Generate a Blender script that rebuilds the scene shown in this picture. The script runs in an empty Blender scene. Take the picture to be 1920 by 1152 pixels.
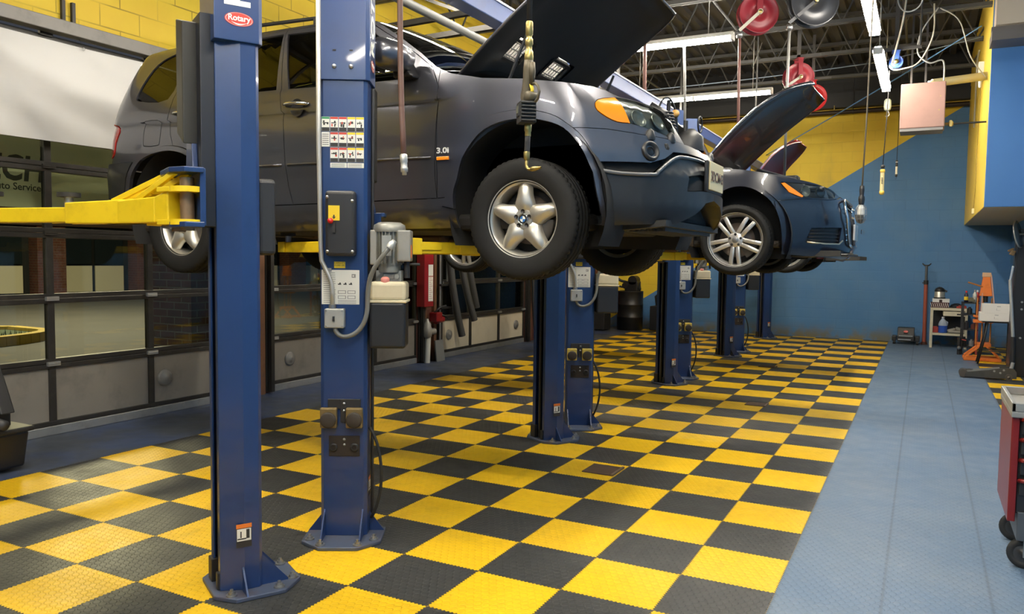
import bpy, bmesh, random
from math import *
from mathutils import Vector, Matrix, Euler
from mathutils.geometry import delaunay_2d_cdt
random.seed(7)
SC = bpy.context.scene
COL = SC.collection
T = .46          # one floor tile

# ---------- node expressions ----------
class V:
    def __init__(s, nt, sock): s.nt, s.s = nt, sock
    def op(s, o, b=None, c=None):
        n = s.nt.nodes.new('ShaderNodeMath'); n.operation = o
        for i, x in enumerate((s, b, c)):
            if x is None: continue
            if isinstance(x, V): s.nt.links.new(x.s, n.inputs[i])
            else: n.inputs[i].default_value = x
        return V(s.nt, n.outputs[0])
    def k(s, x):
        n = s.nt.nodes.new('ShaderNodeValue'); n.outputs[0].default_value = x; return V(s.nt, n.outputs[0])
    def __add__(s, b): return s.op('ADD', b)
    def __sub__(s, b): return s.op('SUBTRACT', b)
    def __mul__(s, b): return s.op('MULTIPLY', b)
    def __truediv__(s, b): return s.op('DIVIDE', b)
    def lt(s, b): return s.op('LESS_THAN', b)
    def gt(s, b): return s.op('GREATER_THAN', b)
    def floor(s): return s.op('FLOOR')
    def frac(s): return s.op('FRACT')
    def mod(s, b): return s.op('FLOORED_MODULO', b)
    def abs(s): return s.op('ABSOLUTE')
    def min(s, b): return s.op('MINIMUM', b)
    def max(s, b): return s.op('MAXIMUM', b)
    def sqrt(s): return s.op('SQRT')
    def step(s, a, b):
        n = s.nt.nodes.new('ShaderNodeMapRange'); n.interpolation_type = 'SMOOTHSTEP'
        s.nt.links.new(s.s, n.inputs[0]); n.inputs[1].default_value = a; n.inputs[2].default_value = b
        return V(s.nt, n.outputs[0])

class NT:
    """one Principled material under construction"""
    def __init__(s, name, rough=.5, metal=0., base=(.5, .5, .5)):
        s.m = bpy.data.materials.new(name); s.m.use_nodes = True
        s.t = s.m.node_tree; s.b = s.t.nodes['Principled BSDF']
        s.b.inputs['Roughness'].default_value = rough; s.b.inputs['Metallic'].default_value = metal
        s.b.inputs['Base Color'].default_value = (*base, 1)
    def n(s, t): return s.t.nodes.new(t)
    def l(s, a, b): s.t.links.new(a.s if isinstance(a, V) else a, b)
    def xyz(s):
        g = s.n('ShaderNodeTexCoord'); x = s.n('ShaderNodeSeparateXYZ'); s.l(g.outputs['Object'], x.inputs[0])
        return [V(s.t, o) for o in x.outputs]
    def noise(s, scale, detail=3, rough=.55, stretch=None):
        g = s.n('ShaderNodeTexCoord'); x = s.n('ShaderNodeTexNoise')
        if stretch:
            mp = s.n('ShaderNodeMapping'); mp.inputs['Scale'].default_value = stretch
            s.l(g.outputs['Object'], mp.inputs[0]); s.l(mp.outputs[0], x.inputs['Vector'])
        else: s.l(g.outputs['Object'], x.inputs['Vector'])
        x.inputs['Scale'].default_value = scale; x.inputs['Detail'].default_value = detail; x.inputs['Roughness'].default_value = rough
        return V(s.t, x.outputs[0])
    def col(s, c):
        if isinstance(c, (tuple, list)):
            n = s.n('ShaderNodeRGB'); n.outputs[0].default_value = (*c, 1); return n.outputs[0]
        return c
    def mix(s, f, a, b):
        n = s.n('ShaderNodeMix'); n.data_type = 'RGBA'
        if isinstance(f, V): s.l(f, n.inputs[0])
        else: n.inputs[0].default_value = f
        s.l(s.col(a), n.inputs[6]); s.l(s.col(b), n.inputs[7])
        return n.outputs[2]
    def base(s, c): s.l(c, s.b.inputs['Base Color'])
    def bump(s, h, strength=.3, dist=.01):
        n = s.n('ShaderNodeBump'); n.inputs['Strength'].default_value = strength; n.inputs['Distance'].default_value = dist
        s.l(h, n.inputs['Height']); s.l(n.outputs[0], s.b.inputs['Normal'])

MATS = {}
def M(name, c=None, rough=.5, metal=0., dirt=.0, dirtc=(.03, .025, .02), scale=6., bump=0., coat=0.):
    """plain material with optional grime patches and fine bump"""
    if name in MATS: return MATS[name]
    t = NT(name, rough, metal, c)
    if dirt:
        f = t.noise(scale, 5, .65).step(.45, .8) * dirt
        t.base(t.mix(f, c, dirtc))
    if bump: t.bump(t.noise(90, 2), bump, .003)
    if coat: t.b.inputs['Coat Weight'].default_value = coat; t.b.inputs['Coat Roughness'].default_value = .04
    MATS[name] = t.m
    return t.m
def emit(name, c, power):
    if name in MATS: return MATS[name]
    t = NT(name); e = t.b.inputs
    e['Emission Color'].default_value = (*c, 1); e['Emission Strength'].default_value = power
    e['Base Color'].default_value = (*c, 1)
    MATS[name] = t.m; return t.m

# ---------- objects ----------
def tag(o, label=None, cat=None, group=None, kind=None):
    for k, v in (('label', label), ('category', cat), ('group', group), ('kind', kind)):
        if v: o[k] = v
    return o
def empty(name, loc=(0, 0, 0), rz=0., label=None, cat=None, group=None, kind=None, parent=None):
    o = bpy.data.objects.new(name, None); COL.objects.link(o); o.location = loc; o.rotation_euler = (0, 0, rz)
    o.empty_display_size = .1
    if parent: o.parent = parent
    return tag(o, label, cat, group, kind)
def copy_tree(o, parent=None):
    c = o.copy(); COL.objects.link(c); c.parent = parent
    for ch in KIDS.get(o.name, []): copy_tree(ch, c)
    return c
KIDS = {}
def link_kids():
    KIDS.clear()
    for o in bpy.data.objects:
        if o.parent: KIDS.setdefault(o.parent.name, []).append(o)

def frame(d):
    d = Vector(d).normalized(); u = Vector((0, 0, 1)) if abs(d.z) < .95 else Vector((1, 0, 0))
    a = d.cross(u).normalized(); return a, d.cross(a).normalized()

EACH = set('anchor_bolt bar_hanger bolt_recess box_screw brace cap_screw conduit_clip cover_screw end_cap eyelet flange gusset hanger hinge hood_strut lamp_holder lit_fitting peg pipe_clip pivot_plate rail_foot screw slot stop_block subframe tie_cord trim_1'.split())
class MB:
    """collects shapes, then links them as one mesh object"""
    def __init__(s): s.v = []; s.f = []; s.mi = []; s.cur = 0; s.sm = []; s.smooth = False
    def add(s, vs, fs):
        b = len(s.v); s.v += [tuple(x) for x in vs]
        for f in fs: s.f.append([b + i for i in f]); s.mi.append(s.cur); s.sm.append(s.smooth)
        return s
    def box(s, c, d, rz=0., rx=0., ry=0., taper=1.):
        R = Euler((rx, ry, rz)).to_matrix(); x, y, z = (q / 2 for q in d)
        vs = []
        for k in (-1, 1):
            t = taper if k > 0 else 1
            for i, j in ((-1, -1), (1, -1), (1, 1), (-1, 1)): vs.append(R @ Vector((i * x * t, j * y * t, k * z)) + Vector(c))
        return s.add(vs, [(3, 2, 1, 0), (4, 5, 6, 7), (0, 1, 5, 4), (1, 2, 6, 5), (2, 3, 7, 6), (3, 0, 4, 7)])
    def span(s, a, b):
        return s.box([(p + q) / 2 for p, q in zip(a, b)], [abs(q - p) for p, q in zip(a, b)])
    def beam(s, a, b, w, h, up=(0, 0, 1)):
        """box bar from a to b, w wide, h high"""
        a, b = Vector(a), Vector(b); d = (b - a).normalized(); up = Vector(up)
        if abs(d.dot(up)) > .98: up = Vector((1, 0, 0))
        x = d.cross(up).normalized(); z = x.cross(d)
        vs = [p + x * i * w / 2 + z * j * h / 2 for p in (a, b) for i, j in ((-1, -1), (1, -1), (1, 1), (-1, 1))]
        return s.add(vs, [(3, 2, 1, 0), (4, 5, 6, 7), (0, 1, 5, 4), (1, 2, 6, 5), (2, 3, 7, 6), (3, 0, 4, 7)])
    def cyl(s, a, b, r, n=16, r2=None, cap=True):
        a, b = Vector(a), Vector(b); u, w = frame(b - a); r2 = r if r2 is None else r2
        vs = [p + (u * cos(2 * pi * i / n) + w * sin(2 * pi * i / n)) * q for p, q in ((a, r), (b, r2)) for i in range(n)]
        sm = s.smooth; s.smooth = True
        s.add(vs, [(i, (i + 1) % n, n + (i + 1) % n, n + i) for i in range(n)])
        s.smooth = False
        if cap: s.add(vs, [list(range(n))[::-1], list(range(n, 2 * n))])
        s.smooth = sm; return s
    def tube(s, pts, r, n=8, cap=True):
        pts = [Vector(p) for p in pts]; rs = r if isinstance(r, (list, tuple)) else [r] * len(pts)
        vs = []; u = None
        for i, p in enumerate(pts):
            d = (pts[min(i + 1, len(pts) - 1)] - pts[max(i - 1, 0)])
            d = d.normalized() if d.length > 1e-9 else Vector((0, 0, 1))
            if u is None: u, w = frame(d)
            u = (u - d * u.dot(d)); u = u.normalized() if u.length > 1e-6 else frame(d)[0]; w = d.cross(u)
            vs += [p + (u * cos(2 * pi * k / n) + w * sin(2 * pi * k / n)) * rs[i] for k in range(n)]
        fs = [(i * n + k, i * n + (k + 1) % n, (i + 1) * n + (k + 1) % n, (i + 1) * n + k) for i in range(len(pts) - 1) for k in range(n)]
        if cap: fs += [list(range(n))[::-1], [(len(pts) - 1) * n + k for k in range(n)]]
        sm = s.smooth; s.smooth = True; s.add(vs, fs); s.smooth = sm; return s
    def lathe(s, prof, o=(0, 0, 0), ax=(0, 0, 1), n=32, a0=0., a1=2 * pi):
        """prof: (radius, height) pairs round the axis"""
        ax = Vector(ax).normalized(); u, w = frame(ax); o = Vector(o); m = len(prof)
        full = abs(a1 - a0 - 2 * pi) < 1e-6; cnt = n if full else n + 1
        vs = [o + ax * h + (u * cos(a0 + (a1 - a0) * i / n) + w * sin(a0 + (a1 - a0) * i / n)) * r for i in range(cnt) for r, h in prof]
        fs = [(i * m + j, ((i + 1) % cnt) * m + j, ((i + 1) % cnt) * m + j + 1, i * m + j + 1) for i in range(n) for j in range(m - 1)]
        sm = s.smooth; s.smooth = True; s.add(vs, fs); s.smooth = sm; return s
    def prism(s, poly, a, b, ax='z'):
        """polygon (2-D) pushed from a to b along an axis; x,y / x,z / y,z"""
        f = {'z': lambda p, h: (p[0], p[1], h), 'y': lambda p, h: (p[0], h, p[1]), 'x': lambda p, h: (h, p[0], p[1])}[ax]
        n = len(poly); vs = [f(p, h) for h in (a, b) for p in poly]
        return s.add(vs, [list(range(n)), list(range(n, 2 * n))[::-1]] + [(i, (i + 1) % n, n + (i + 1) % n, n + i) for i in range(n)])
    def grid(s, rows):
        m = len(rows[0]); return s.add([p for r in rows for p in r], [(i * m + j, i * m + j + 1, (i + 1) * m + j + 1, (i + 1) * m + j) for i in range(len(rows) - 1) for j in range(m - 1)])
    def xf(s, mat, i0=0):
        s.v[i0:] = [tuple(mat @ Vector(p)) for p in s.v[i0:]]; return s
    def pieces(s):
        """split into far-apart pieces (a row of bolts, two hangers): one MB each"""
        par = list(range(len(s.v)))
        def fd(a):
            while par[a] != a: par[a] = par[par[a]]; a = par[a]
            return a
        for f in s.f:
            for q in f[1:]: par[fd(q)] = fd(f[0])
        isl = {}
        for i in range(len(s.v)): isl.setdefault(fd(i), []).append(i)
        ks = list(isl); bb = []
        for k in ks:
            c = [s.v[i] for i in isl[k]]; bb.append(([min(q[a] for q in c) for a in range(3)], [max(q[a] for q in c) for a in range(3)]))
        g = list(range(len(ks)))
        def fg(a):
            while g[a] != a: a = g[a]
            return a
        for a in range(len(ks)):
            for b in range(a):
                gap = sqrt(sum(max(0, bb[a][0][t] - bb[b][1][t], bb[b][0][t] - bb[a][1][t])**2 for t in range(3)))
                if gap <= max(.02, .5 * max(bb[q][1][t] - bb[q][0][t] for q in (a, b) for t in range(3))): g[fg(a)] = fg(b)
        at_ = {k: fg(j) for j, k in enumerate(ks)}; out = {}
        for f, i, q in zip(s.f, s.mi, s.sm):
            m = out.setdefault(at_[fd(f[0])], (MB(), {}))
            mp = m[1]
            for k in f:
                if k not in mp: mp[k] = len(m[0].v); m[0].v.append(s.v[k])
            m[0].f.append([mp[k] for k in f]); m[0].mi.append(i); m[0].sm.append(q)
        return [m for m, _ in out.values()]
    def build(s, name, mat, parent=None, **k):
        if name in EACH:
            o = None
            for m in s.pieces(): o = m.build1(name, mat, parent, **k)
            return o
        return s.build1(name, mat, parent, **k)
    def build1(s, name, mat, parent=None, bevel=0., smooth=False, loc=None, seg=2, thick=0., weld=False, auto=0., label=None, cat=None, group=None, kind=None):
        me = bpy.data.meshes.new(name); me.from_pydata(s.v, [], s.f)
        for m in (mat if isinstance(mat, (list, tuple)) else [mat]): me.materials.append(m)
        for p, i, q in zip(me.polygons, s.mi, s.sm): p.material_index = i; p.use_smooth = q or smooth
        bm = bmesh.new(); bm.from_mesh(me)
        if weld or auto: bmesh.ops.remove_doubles(bm, verts=bm.verts, dist=1e-4)
        bmesh.ops.recalc_face_normals(bm, faces=bm.faces); bm.to_mesh(me); bm.free()
        if auto: me.shade_smooth(); me.set_sharp_from_angle(angle=auto)
        o = bpy.data.objects.new(name, me); COL.objects.link(o)
        if parent: o.parent = parent
        if loc: o.location = loc
        if thick:
            md = o.modifiers.new('thick', 'SOLIDIFY'); md.thickness = thick; md.offset = 0
        if bevel:
            md = o.modifiers.new('bev', 'BEVEL'); md.width = bevel; md.segments = seg; md.limit_method = 'ANGLE'; md.angle_limit = .7
        return tag(o, label, cat, group, kind)

def at(o, loc):
    """top-level mesh built in world coordinates: move its origin to loc"""
    loc = Vector(loc); o.data.transform(Matrix.Translation(-loc)); o.location = loc; return o

def text(name, body, size, mat, parent=None, loc=(0, 0, 0), x=(1, 0, 0), y=(0, 0, 1), align='CENTER', ext=.0008, bold=0.0, label=None, sx=1.):
    """raised lettering; x is the reading direction, y the up direction"""
    c = bpy.data.curves.new(name, 'FONT'); c.body = body; c.size = size; c.align_x = align; c.align_y = 'CENTER'
    c.extrude = ext; c.offset = bold; c.resolution_u = 3
    c.materials.append(mat)
    tmp = bpy.data.objects.new('lettering', c); me = bpy.data.meshes.new_from_object(tmp); me.name = name
    bpy.data.objects.remove(tmp); bpy.data.curves.remove(c)
    X = Vector(x).normalized(); Y = Vector(y); Z = X.cross(Y)
    R = Matrix((X * sx, Y, Z)).transposed().to_4x4(); R.translation = Vector(loc)
    me.transform(R); o = bpy.data.objects.new(name, me); COL.objects.link(o)
    if parent: o.parent = parent
    return tag(o, label)
def arc(c, r, a0, a1, n, u=(1, 0, 0), w=(0, 0, 1)):
    c, u, w = Vector(c), Vector(u), Vector(w)
    return [c + u * r * cos(a0 + (a1 - a0) * i / n) + w * r * sin(a0 + (a1 - a0) * i / n) for i in range(n + 1)]
def bez(p0, p1, p2, p3, n=16):
    p0, p1, p2, p3 = map(Vector, (p0, p1, p2, p3))
    return [p0 * (1 - t)**3 + p1 * 3 * t * (1 - t)**2 + p2 * 3 * t * t * (1 - t) + p3 * t**3 for t in (i / n for i in range(n + 1))]
# ================= materials of the setting =================
YEL = (.78, .50, .012)
def floor_material():
    t = NT('floor_tiles', .42); t.b.inputs['Specular IOR Level'].default_value = .35
    x, y, z = t.xyz()
    u = x * (1.012 / T); v = y * (1 / T)
    tri = lambda q: ((q * 22.).frac() - .5).abs()           # saw teeth of the interlocking edges
    uu = u + (tri(v) - .25) * .045; vv = v + (tri(u) - .25) * .045
    par = (uu.floor() + vv.floor()).mod(2.)                  # 1 = yellow
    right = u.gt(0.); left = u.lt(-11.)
    patch = u.gt(3.02) * v.gt(12.5)
    check = (right.op('MAXIMUM', left) * -1 + 1).max(patch)
    par = (par + patch).mod(2.)
    big = t.noise(1.3, 5, .6); fine = t.noise(14, 4, .7); streak = t.noise(2.2, 5, .7, (1.6, .5, 1))
    yel = t.mix(fine.step(.35, .75) * .35, (.86, .52, .010), (.60, .34, .012))
    yel = t.mix(streak.step(.55, .8) * .45, yel, (.42, .26, .02))
    blk = t.mix(fine.step(.3, .8) * .6, (.034, .036, .036), (.058, .056, .052))
    blu = t.mix(big.step(.3, .75), (.105, .17, .265), (.15, .20, .265))
    blu = t.mix(fine.step(.5, .85) * .5, blu, (.23, .26, .29))
    blu = t.mix(streak.step(.58, .72) * .35, blu, (.08, .13, .19))
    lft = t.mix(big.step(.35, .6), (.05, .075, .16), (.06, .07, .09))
    c = t.mix(par, blk, yel)
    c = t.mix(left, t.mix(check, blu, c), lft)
    # seams
    du = (uu.frac() - .5).abs(); dv = (vv.frac() - .5).abs()
    seam = du.max(dv).gt(.4945)
    sdark = seam * (check * .75 + .12) + (du.gt(.485) * right * (check * -1 + 1)) * .3
    c = t.mix(sdark.min(.85), c, (.02, .02, .02))
    spot = t.noise(3.1, 6, .75).step(.66, .8) * .7
    c = t.mix(spot, c, (.04, .035, .03))
    t.base(c)
    # coin relief
    k = 11.
    row = (v * k * 1.1547).floor(); fv = (v * k * 1.1547).frac() - .5
    fu = (u * k + row.mod(2.) * .5).frac() - .5
    d = (fu * fu + fv * fv * .75).sqrt()
    h = d.step(.44, .34)
    hh = h * ((left * -1) + 1) - seam * .8
    t.bump(hh, .55, .004)
    r = t.noise(5, 4).op('MULTIPLY_ADD', .3, .32)
    t.l(r, t.b.inputs['Roughness'])
    return t.m
def block_wall(name, kind):
    t = NT(name, .62)
    x, y, z = t.xyz()
    n = t.noise(1.1, 4); f = t.noise(30, 3)
    yel = t.mix(n.step(.35, .7), (.76, .55, .03), (.70, .47, .025))
    blu = t.mix(n.step(.3, .7), (.058, .185, .405), (.085, .21, .40))
    if kind == 'back':
        up = (z - (x + 4.745) * .6215 - .91).gt(0.)
        c = t.mix(up, blu, yel)
        st = t.noise(1.2, 4, .6, (1., 1., .45)).step(.6, .85) * .3
        c = t.mix(st, c, (.05, .09, .09))
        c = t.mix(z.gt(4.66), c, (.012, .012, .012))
        c = t.mix(z.step(.35, .0) * t.noise(4, 4).step(.35, .6), c, (.16, .15, .10))
        a = x
    elif kind == 'left':
        c = t.mix(z.gt(3.35), (.11, .035, .02), yel)
        a = y
    else:
        c = blu; a = y
    # block courses .2 m, running bond of .4 m
    zr = (z / .2); row = zr.floor(); fz = (zr.frac() - .5).abs()
    fa = ((a / .4 + row.mod(2.) * .5).frac() - .5).abs()
    j = fz.step(.46, .485).max(fa.step(.482, .493))
    c = t.mix(j * (n.step(.3, .6) * (.25 if kind == 'right' else .10)), c, (.03, .04, .05))
    if kind == 'left': c = t.mix(j * t.noise(.9, 3).step(.5, .62) * .75 * z.gt(3.35), c, (.16, .10, .01))
    t.base(c)
    t.bump(j * -1. + f * .3, .28, .006)
    return t.m
def brick_mat(name, s=1., c1=(.12, .035, .02), c2=(.075, .022, .014), mortar=(.16, .13, .10)):
    t = NT(name, .8)
    x, y, z = t.xyz(); a = x + y
    zr = z / (.085 * s); row = zr.floor(); q = a / (.24 * s) + row.mod(2.) * .5
    j = (zr.frac() - .5).abs().step(.40, .45).max((q.frac() - .5).abs().step(.465, .48))
    n = t.noise(5, 3)
    t.base(t.mix(j, t.mix(n.step(.35, .65), c1, c2), mortar)); t.bump(j * -1., .5, .006)
    return t.m
def glass_mat(name, tint=(.75, .8, .8), clear=.86, rough=.02, ior=1.5):
    """thin pane: see-through tint plus a mirror-like surface, more of it at a slant"""
    t = NT(name); nt = t.t
    tr = t.n('ShaderNodeBsdfTransparent'); tr.inputs[0].default_value = (*[c * clear for c in tint], 1)
    gl = t.n('ShaderNodeBsdfGlossy'); gl.inputs['Roughness'].default_value = rough; gl.inputs[0].default_value = (1, 1, 1, 1)
    fr = t.n('ShaderNodeFresnel'); fr.inputs[0].default_value = ior
    mx = t.n('ShaderNodeMixShader'); t.l(fr.outputs[0], mx.inputs[0]); t.l(tr.outputs[0], mx.inputs[1]); t.l(gl.outputs[0], mx.inputs[2])
    t.l(mx.outputs[0], nt.nodes['Material Output'].inputs[0]); return t.m

BLACKM = M('black_steel', (.016, .016, .017), .5, 0, .3, (.05, .04, .03), 8)
DECK = M('deck_paint', (.058, .056, .053), .55, 0, .25, (.09, .087, .082), 4)
ALU = M('dull_aluminium', (.42, .42, .40), .45, .7, .4, (.12, .11, .09), 5)
STEEL = M('worn_steel', (.40, .40, .39), .38, .85, .4, (.1, .08, .06), 9)
ZINC = M('zinc_conduit', (.50, .49, .45), .42, .6, .25, (.16, .14, .1), 8)
RUBBER = M('black_rubber', (.014, .014, .014), .62)
BLKPL = M('black_plastic', (.017, .017, .018), .45)
GREYPL = M('grey_plastic', (.20, .20, .19), .5, 0, .2)
WHITE = M('white_paint', (.78, .78, .75), .5, 0, .15, (.4, .36, .28))
RED = M('red_enamel', (.24, .009, .012), .28, 0, .15, (.08, .01, .01))
DKRED = M('dark_red_enamel', (.22, .014, .012), .4, 0, .3)
BRASS = M('brass', (.40, .31, .11), .38, .85)
ORANGE = M('orange_enamel', (.78, .20, .03), .45, 0, .3, (.2, .05, .01), 10)
LIFTBLUE = M('lift_blue_enamel', (.011, .036, .125), .33, 0, .25, (.006, .012, .03), 5, coat=.25)
LIFTBEAM = M('crossbeam_blue', (.026, .065, .22), .35, 0, .2)
LIFTYEL = M('lift_yellow_enamel', (.84, .60, .012), .42, 0, .35, (.30, .17, .01), 7)
BASEPL = M('base_plate_steel', (.085, .105, .16), .5, .3, .5, (.12, .06, .03), 9)
PAPER = M('label_white', (.74, .73, .66), .55)
INK = M('label_ink', (.02, .02, .02), .6)
LABYEL = M('label_yellow', (.82, .58, .02), .5)
LABRED = M('label_red', (.55, .05, .03), .5)
LABGRN = M('label_green', (.05, .28, .12), .5)
LOGORED = M('logo_red', (.55, .035, .02), .4)
OLIVE = M('olive_black_cover', (.013, .012, .008), .55)
RUST = M('rusty_steel', (.10, .06, .04), .7, .3, .5)

# ================= shell =================
XL, XR, YB, YF, ZC = -6.03, 2.0, 13.55, -6.6, 5.55
def struct(mb, name, mat, parent=None, **k):
    return mb.build(name, mat, parent, kind=None if parent else 'structure', **k)
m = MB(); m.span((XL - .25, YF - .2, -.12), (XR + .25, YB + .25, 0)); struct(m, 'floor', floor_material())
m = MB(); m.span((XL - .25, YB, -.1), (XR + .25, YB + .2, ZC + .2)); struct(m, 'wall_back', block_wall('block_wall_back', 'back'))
m = MB(); m.span((XR, YF, -.1), (XR + .2, YB, ZC + .2)); struct(m, 'wall_right', block_wall('block_wall_right', 'right'))
m = MB(); m.span((XL - .25, YF - .2, -.1), (XR + .25, YF, ZC + .2)); struct(m, 'wall_front', block_wall('block_wall_front', 'right'))
# left wall: masonry above the doors, brick piers between them
PITCH = 3.52
DOORS = [(-.68 + PITCH * i, 2.25 + PITCH * i) for i in (-1, 0, 1, 2)]
m = MB(); m.span((XL - .25, YF, 3.5), (XL, YB, ZC + .2))
edges = [YF] + [e for d in DOORS for e in d] + [YB]
for a, b in zip(edges[0::2], edges[1::2]): m.span((XL - .25, a, -.1), (XL, b, 3.5))
struct(m, 'wall_left', block_wall('block_wall_left', 'left'))
# roof deck with trapezoid ribs running along the hall
m = MB(); xs = []; x = XL - .25
while x < XR + .25:
    xs += [(x, ZC), (x + .09, ZC), (x + .115, ZC + .055), (x + .205, ZC + .055), (x + .23, ZC)]; x += .23
m.grid([[(a, yy, zz) for a, zz in xs] for yy in (YF, YB + .2)])
m.span((XL - .25, YF, ZC + .08), (XR + .25, YB + .2, ZC + .16))
struct(m, 'ceiling', DECK)
# open-web joists across the hall
JOISTY = [8.2 + 1.76 * k for k in range(-8, 3)]
for yj in JOISTY:
    m = MB(); zb, zt = 4.92, 5.5
    for dy in (-.035, .035):
        m.beam((XL, yj + dy, zb), (XR, yj + dy, zb), .045, .05); m.beam((XL, yj + dy, zt), (XR, yj + dy, zt), .05, .06)
    n = 14
    for i in range(n):
        a = XL + (XR - XL) * i / n; b = XL + (XR - XL) * (i + .5) / n; c = XL + (XR - XL) * (i + 1) / n
        m.cyl((a, yj, zt), (b, yj, zb), .014, 6); m.cyl((b, yj, zb), (c, yj, zt), .014, 6)
    struct(m, 'ceiling_beam', M('joist_paint', (.055, .054, .05), .55, 0, .3, (.10, .095, .09), 5))
for xb in (-4.2, -2.0, .2):
    m = MB(); m.cyl((xb, YF, 4.95), (xb, YB, 4.95), .018, 6); struct(m, 'ceiling_beam', M('joist_paint'))
# bulkhead in the far corner: yellow flank, blue face
def bulk_mat():
    t = NT('bulkhead_paint', .55); g = t.n('ShaderNodeNewGeometry'); sp = t.n('ShaderNodeSeparateXYZ'); t.l(g.outputs['True Normal'], sp.inputs[0])
    nx, ny, nz = [V(t.t, o) for o in sp.outputs]
    n = t.noise(2, 3)
    c = t.mix(nx.lt(-.5), t.mix(n, (.03, .125, .33), (.04, .145, .36)), t.mix(n, (.72, .50, .045), (.78, .56, .08)))
    c = t.mix(nz.lt(-.5), c, (.55, .45, .26)); t.base(c); return t.m
m = MB(); m.span((1.215, 8.0, 2.3), (XR, YB, ZC)); m.build('bulkhead_wall', bulk_mat(), bevel=.01, kind='structure')
m = MB(); m.span((1.23, 7.62, 4.50), (XR, 7.99, ZC)); m.build('header_beam', M('header_beige', (.42, .36, .28), .6), kind='structure')
m = MB(); m.span((1.19, 7.55, 4.30), (XR, 7.99, 4.42)); m.span((1.19, 7.7, 4.42), (XR, 7.8, 4.5)); m.build('ceiling_beam', M('header_steel', (.10, .09, .085), .5), kind='structure')

# ================= sectional doors in the left wall =================
GLASS = glass_mat('door_glass', (.86, .89, .80), .92, .02, 1.33)
DFRAME = M('door_frame_bronze', (.030, .027, .023), .45, .3, .3, (.10, .09, .07), 6)
PANELG = M('door_panel_grey', (.25, .225, .19), .5, .15, .5, (.10, .09, .08), 3.)
PANELC = M('door_panel_cream', (.66, .58, .42), .5, 0, .25, (.3, .24, .15), 3)
HEADG = M('header_grey', (.22, .205, .19), .5, .2, .3)
ROWS = [.08, .62, 1.18, 1.74, 2.30, 2.86, 3.40]
def door(idx, y0, y1, panel, doors_open=False):
    d = empty('door_%d' % idx, (XL - .03, y0, 0), kind='structure')
    w = y1 - y0; cols = [0, w / 3, 2 * w / 3, w]
    for r, (za, zb) in enumerate(zip(ROWS, ROWS[1:])):
        m = MB()
        for z in (za + .022, zb - .022): m.span((-.03, .0, z - .02), (.03, w, z + .02))
        for c in cols: m.span((-.028, max(c - .03, 0), za), (.028, min(c + .03, w), zb))
        s = m.build('section_frame', DFRAME, d, bevel=.004)
        for a, b in zip(cols, cols[1:]):
            p = MB()
            if r == 0 and panel is not None:
                p.span((-.008, a + .03, za + .04), (.008, b - .03, zb - .04)); p.build('lower_panel', panel, s)
            else:
                p.span((-.004, a + .03, za + .04), (.004, b - .03, zb - .04)); p.build('glass_pane', GLASS, s)
        h = MB()                                             # hinges between sections
        for c in cols: h.box((.04, min(max(c, .05), w - .05), zb), (.03, .11, .035)); h.cyl((.05, c - .05 if c else 0, zb), (.05, c + .05, zb), .008, 8)
        h.build('hinge', ALU if r in (0, 1) else DFRAME, s)
    m = MB(); m.span((-.035, 0, 0), (.035, w, .08)); m.build('bottom_seal', ALU, d, bevel=.006)
    if panel is not None:
        for c in (.33 * cols[1], w * .72 if idx == 2 else w - .30):
            m = MB(); m.lathe([(0, .035), (.02, .04), (.026, .03), (.05, .028), (.062, .02), (.075, .022), (.082, 0)], (.008, c, .35), (1, 0, 0), 28)
            m.build('exhaust_port', M('port_grey', (.23, .22, .20), .5, .2), d)
    m = MB(); m.span((.05, -.3, 3.41), (.17, w + .3, 3.52)); m.build('door_header', HEADG, d, bevel=.006)
    m = MB()                                                 # tracks: upright, curve, then level under the roof
    for yy in (-.06, w + .06):
        pts = [(.10, yy, .02), (.10, yy, 3.35)] + [tuple(q) for q in arc((.45, yy, 3.35), .35, pi, pi / 2, 8)] + [(3.0, yy, 3.75)]
        for p, q in zip(pts, pts[1:]): m.beam(p, q, .05, .05, (0, 1, 0))
        m.span((.02, yy - .045, .02), (.06, yy + .045, 3.6))
        m.beam((2.9, yy, 3.75), (2.9, yy, 5.5), .035, .035); m.beam((1.5, yy, 3.75), (1.5, yy, 5.5), .035, .035)
        m.beam((1.5, yy, 4.4), (2.9, yy, 3.8), .03, .03)
    m.span((.0, w * .38, 3.5), (.06, w * .38 + .03, 3.72)); m.span((.0, w * .38 + .09, 3.5), (.06, w * .38 + .12, 3.72))
    m.build('door_track', M('track_steel', (.035, .033, .03), .5, .4, .3), d)
    return d
for i, (a, b) in enumerate(DOORS):
    door(i + 1, a, b, [PANELG, PANELG, PANELG, PANELC][i])
# painted jambs and posts on the piers
m = MB()
for a, b in DOORS:
    for yy in (a - .17, b + .17): m.span((XL, yy - .035, 0), (XL + .05, yy + .035, 3.5))
m.build('trim_1', M('jamb_brown', (.16, .075, .035), .6, 0, .4), kind='structure')

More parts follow.
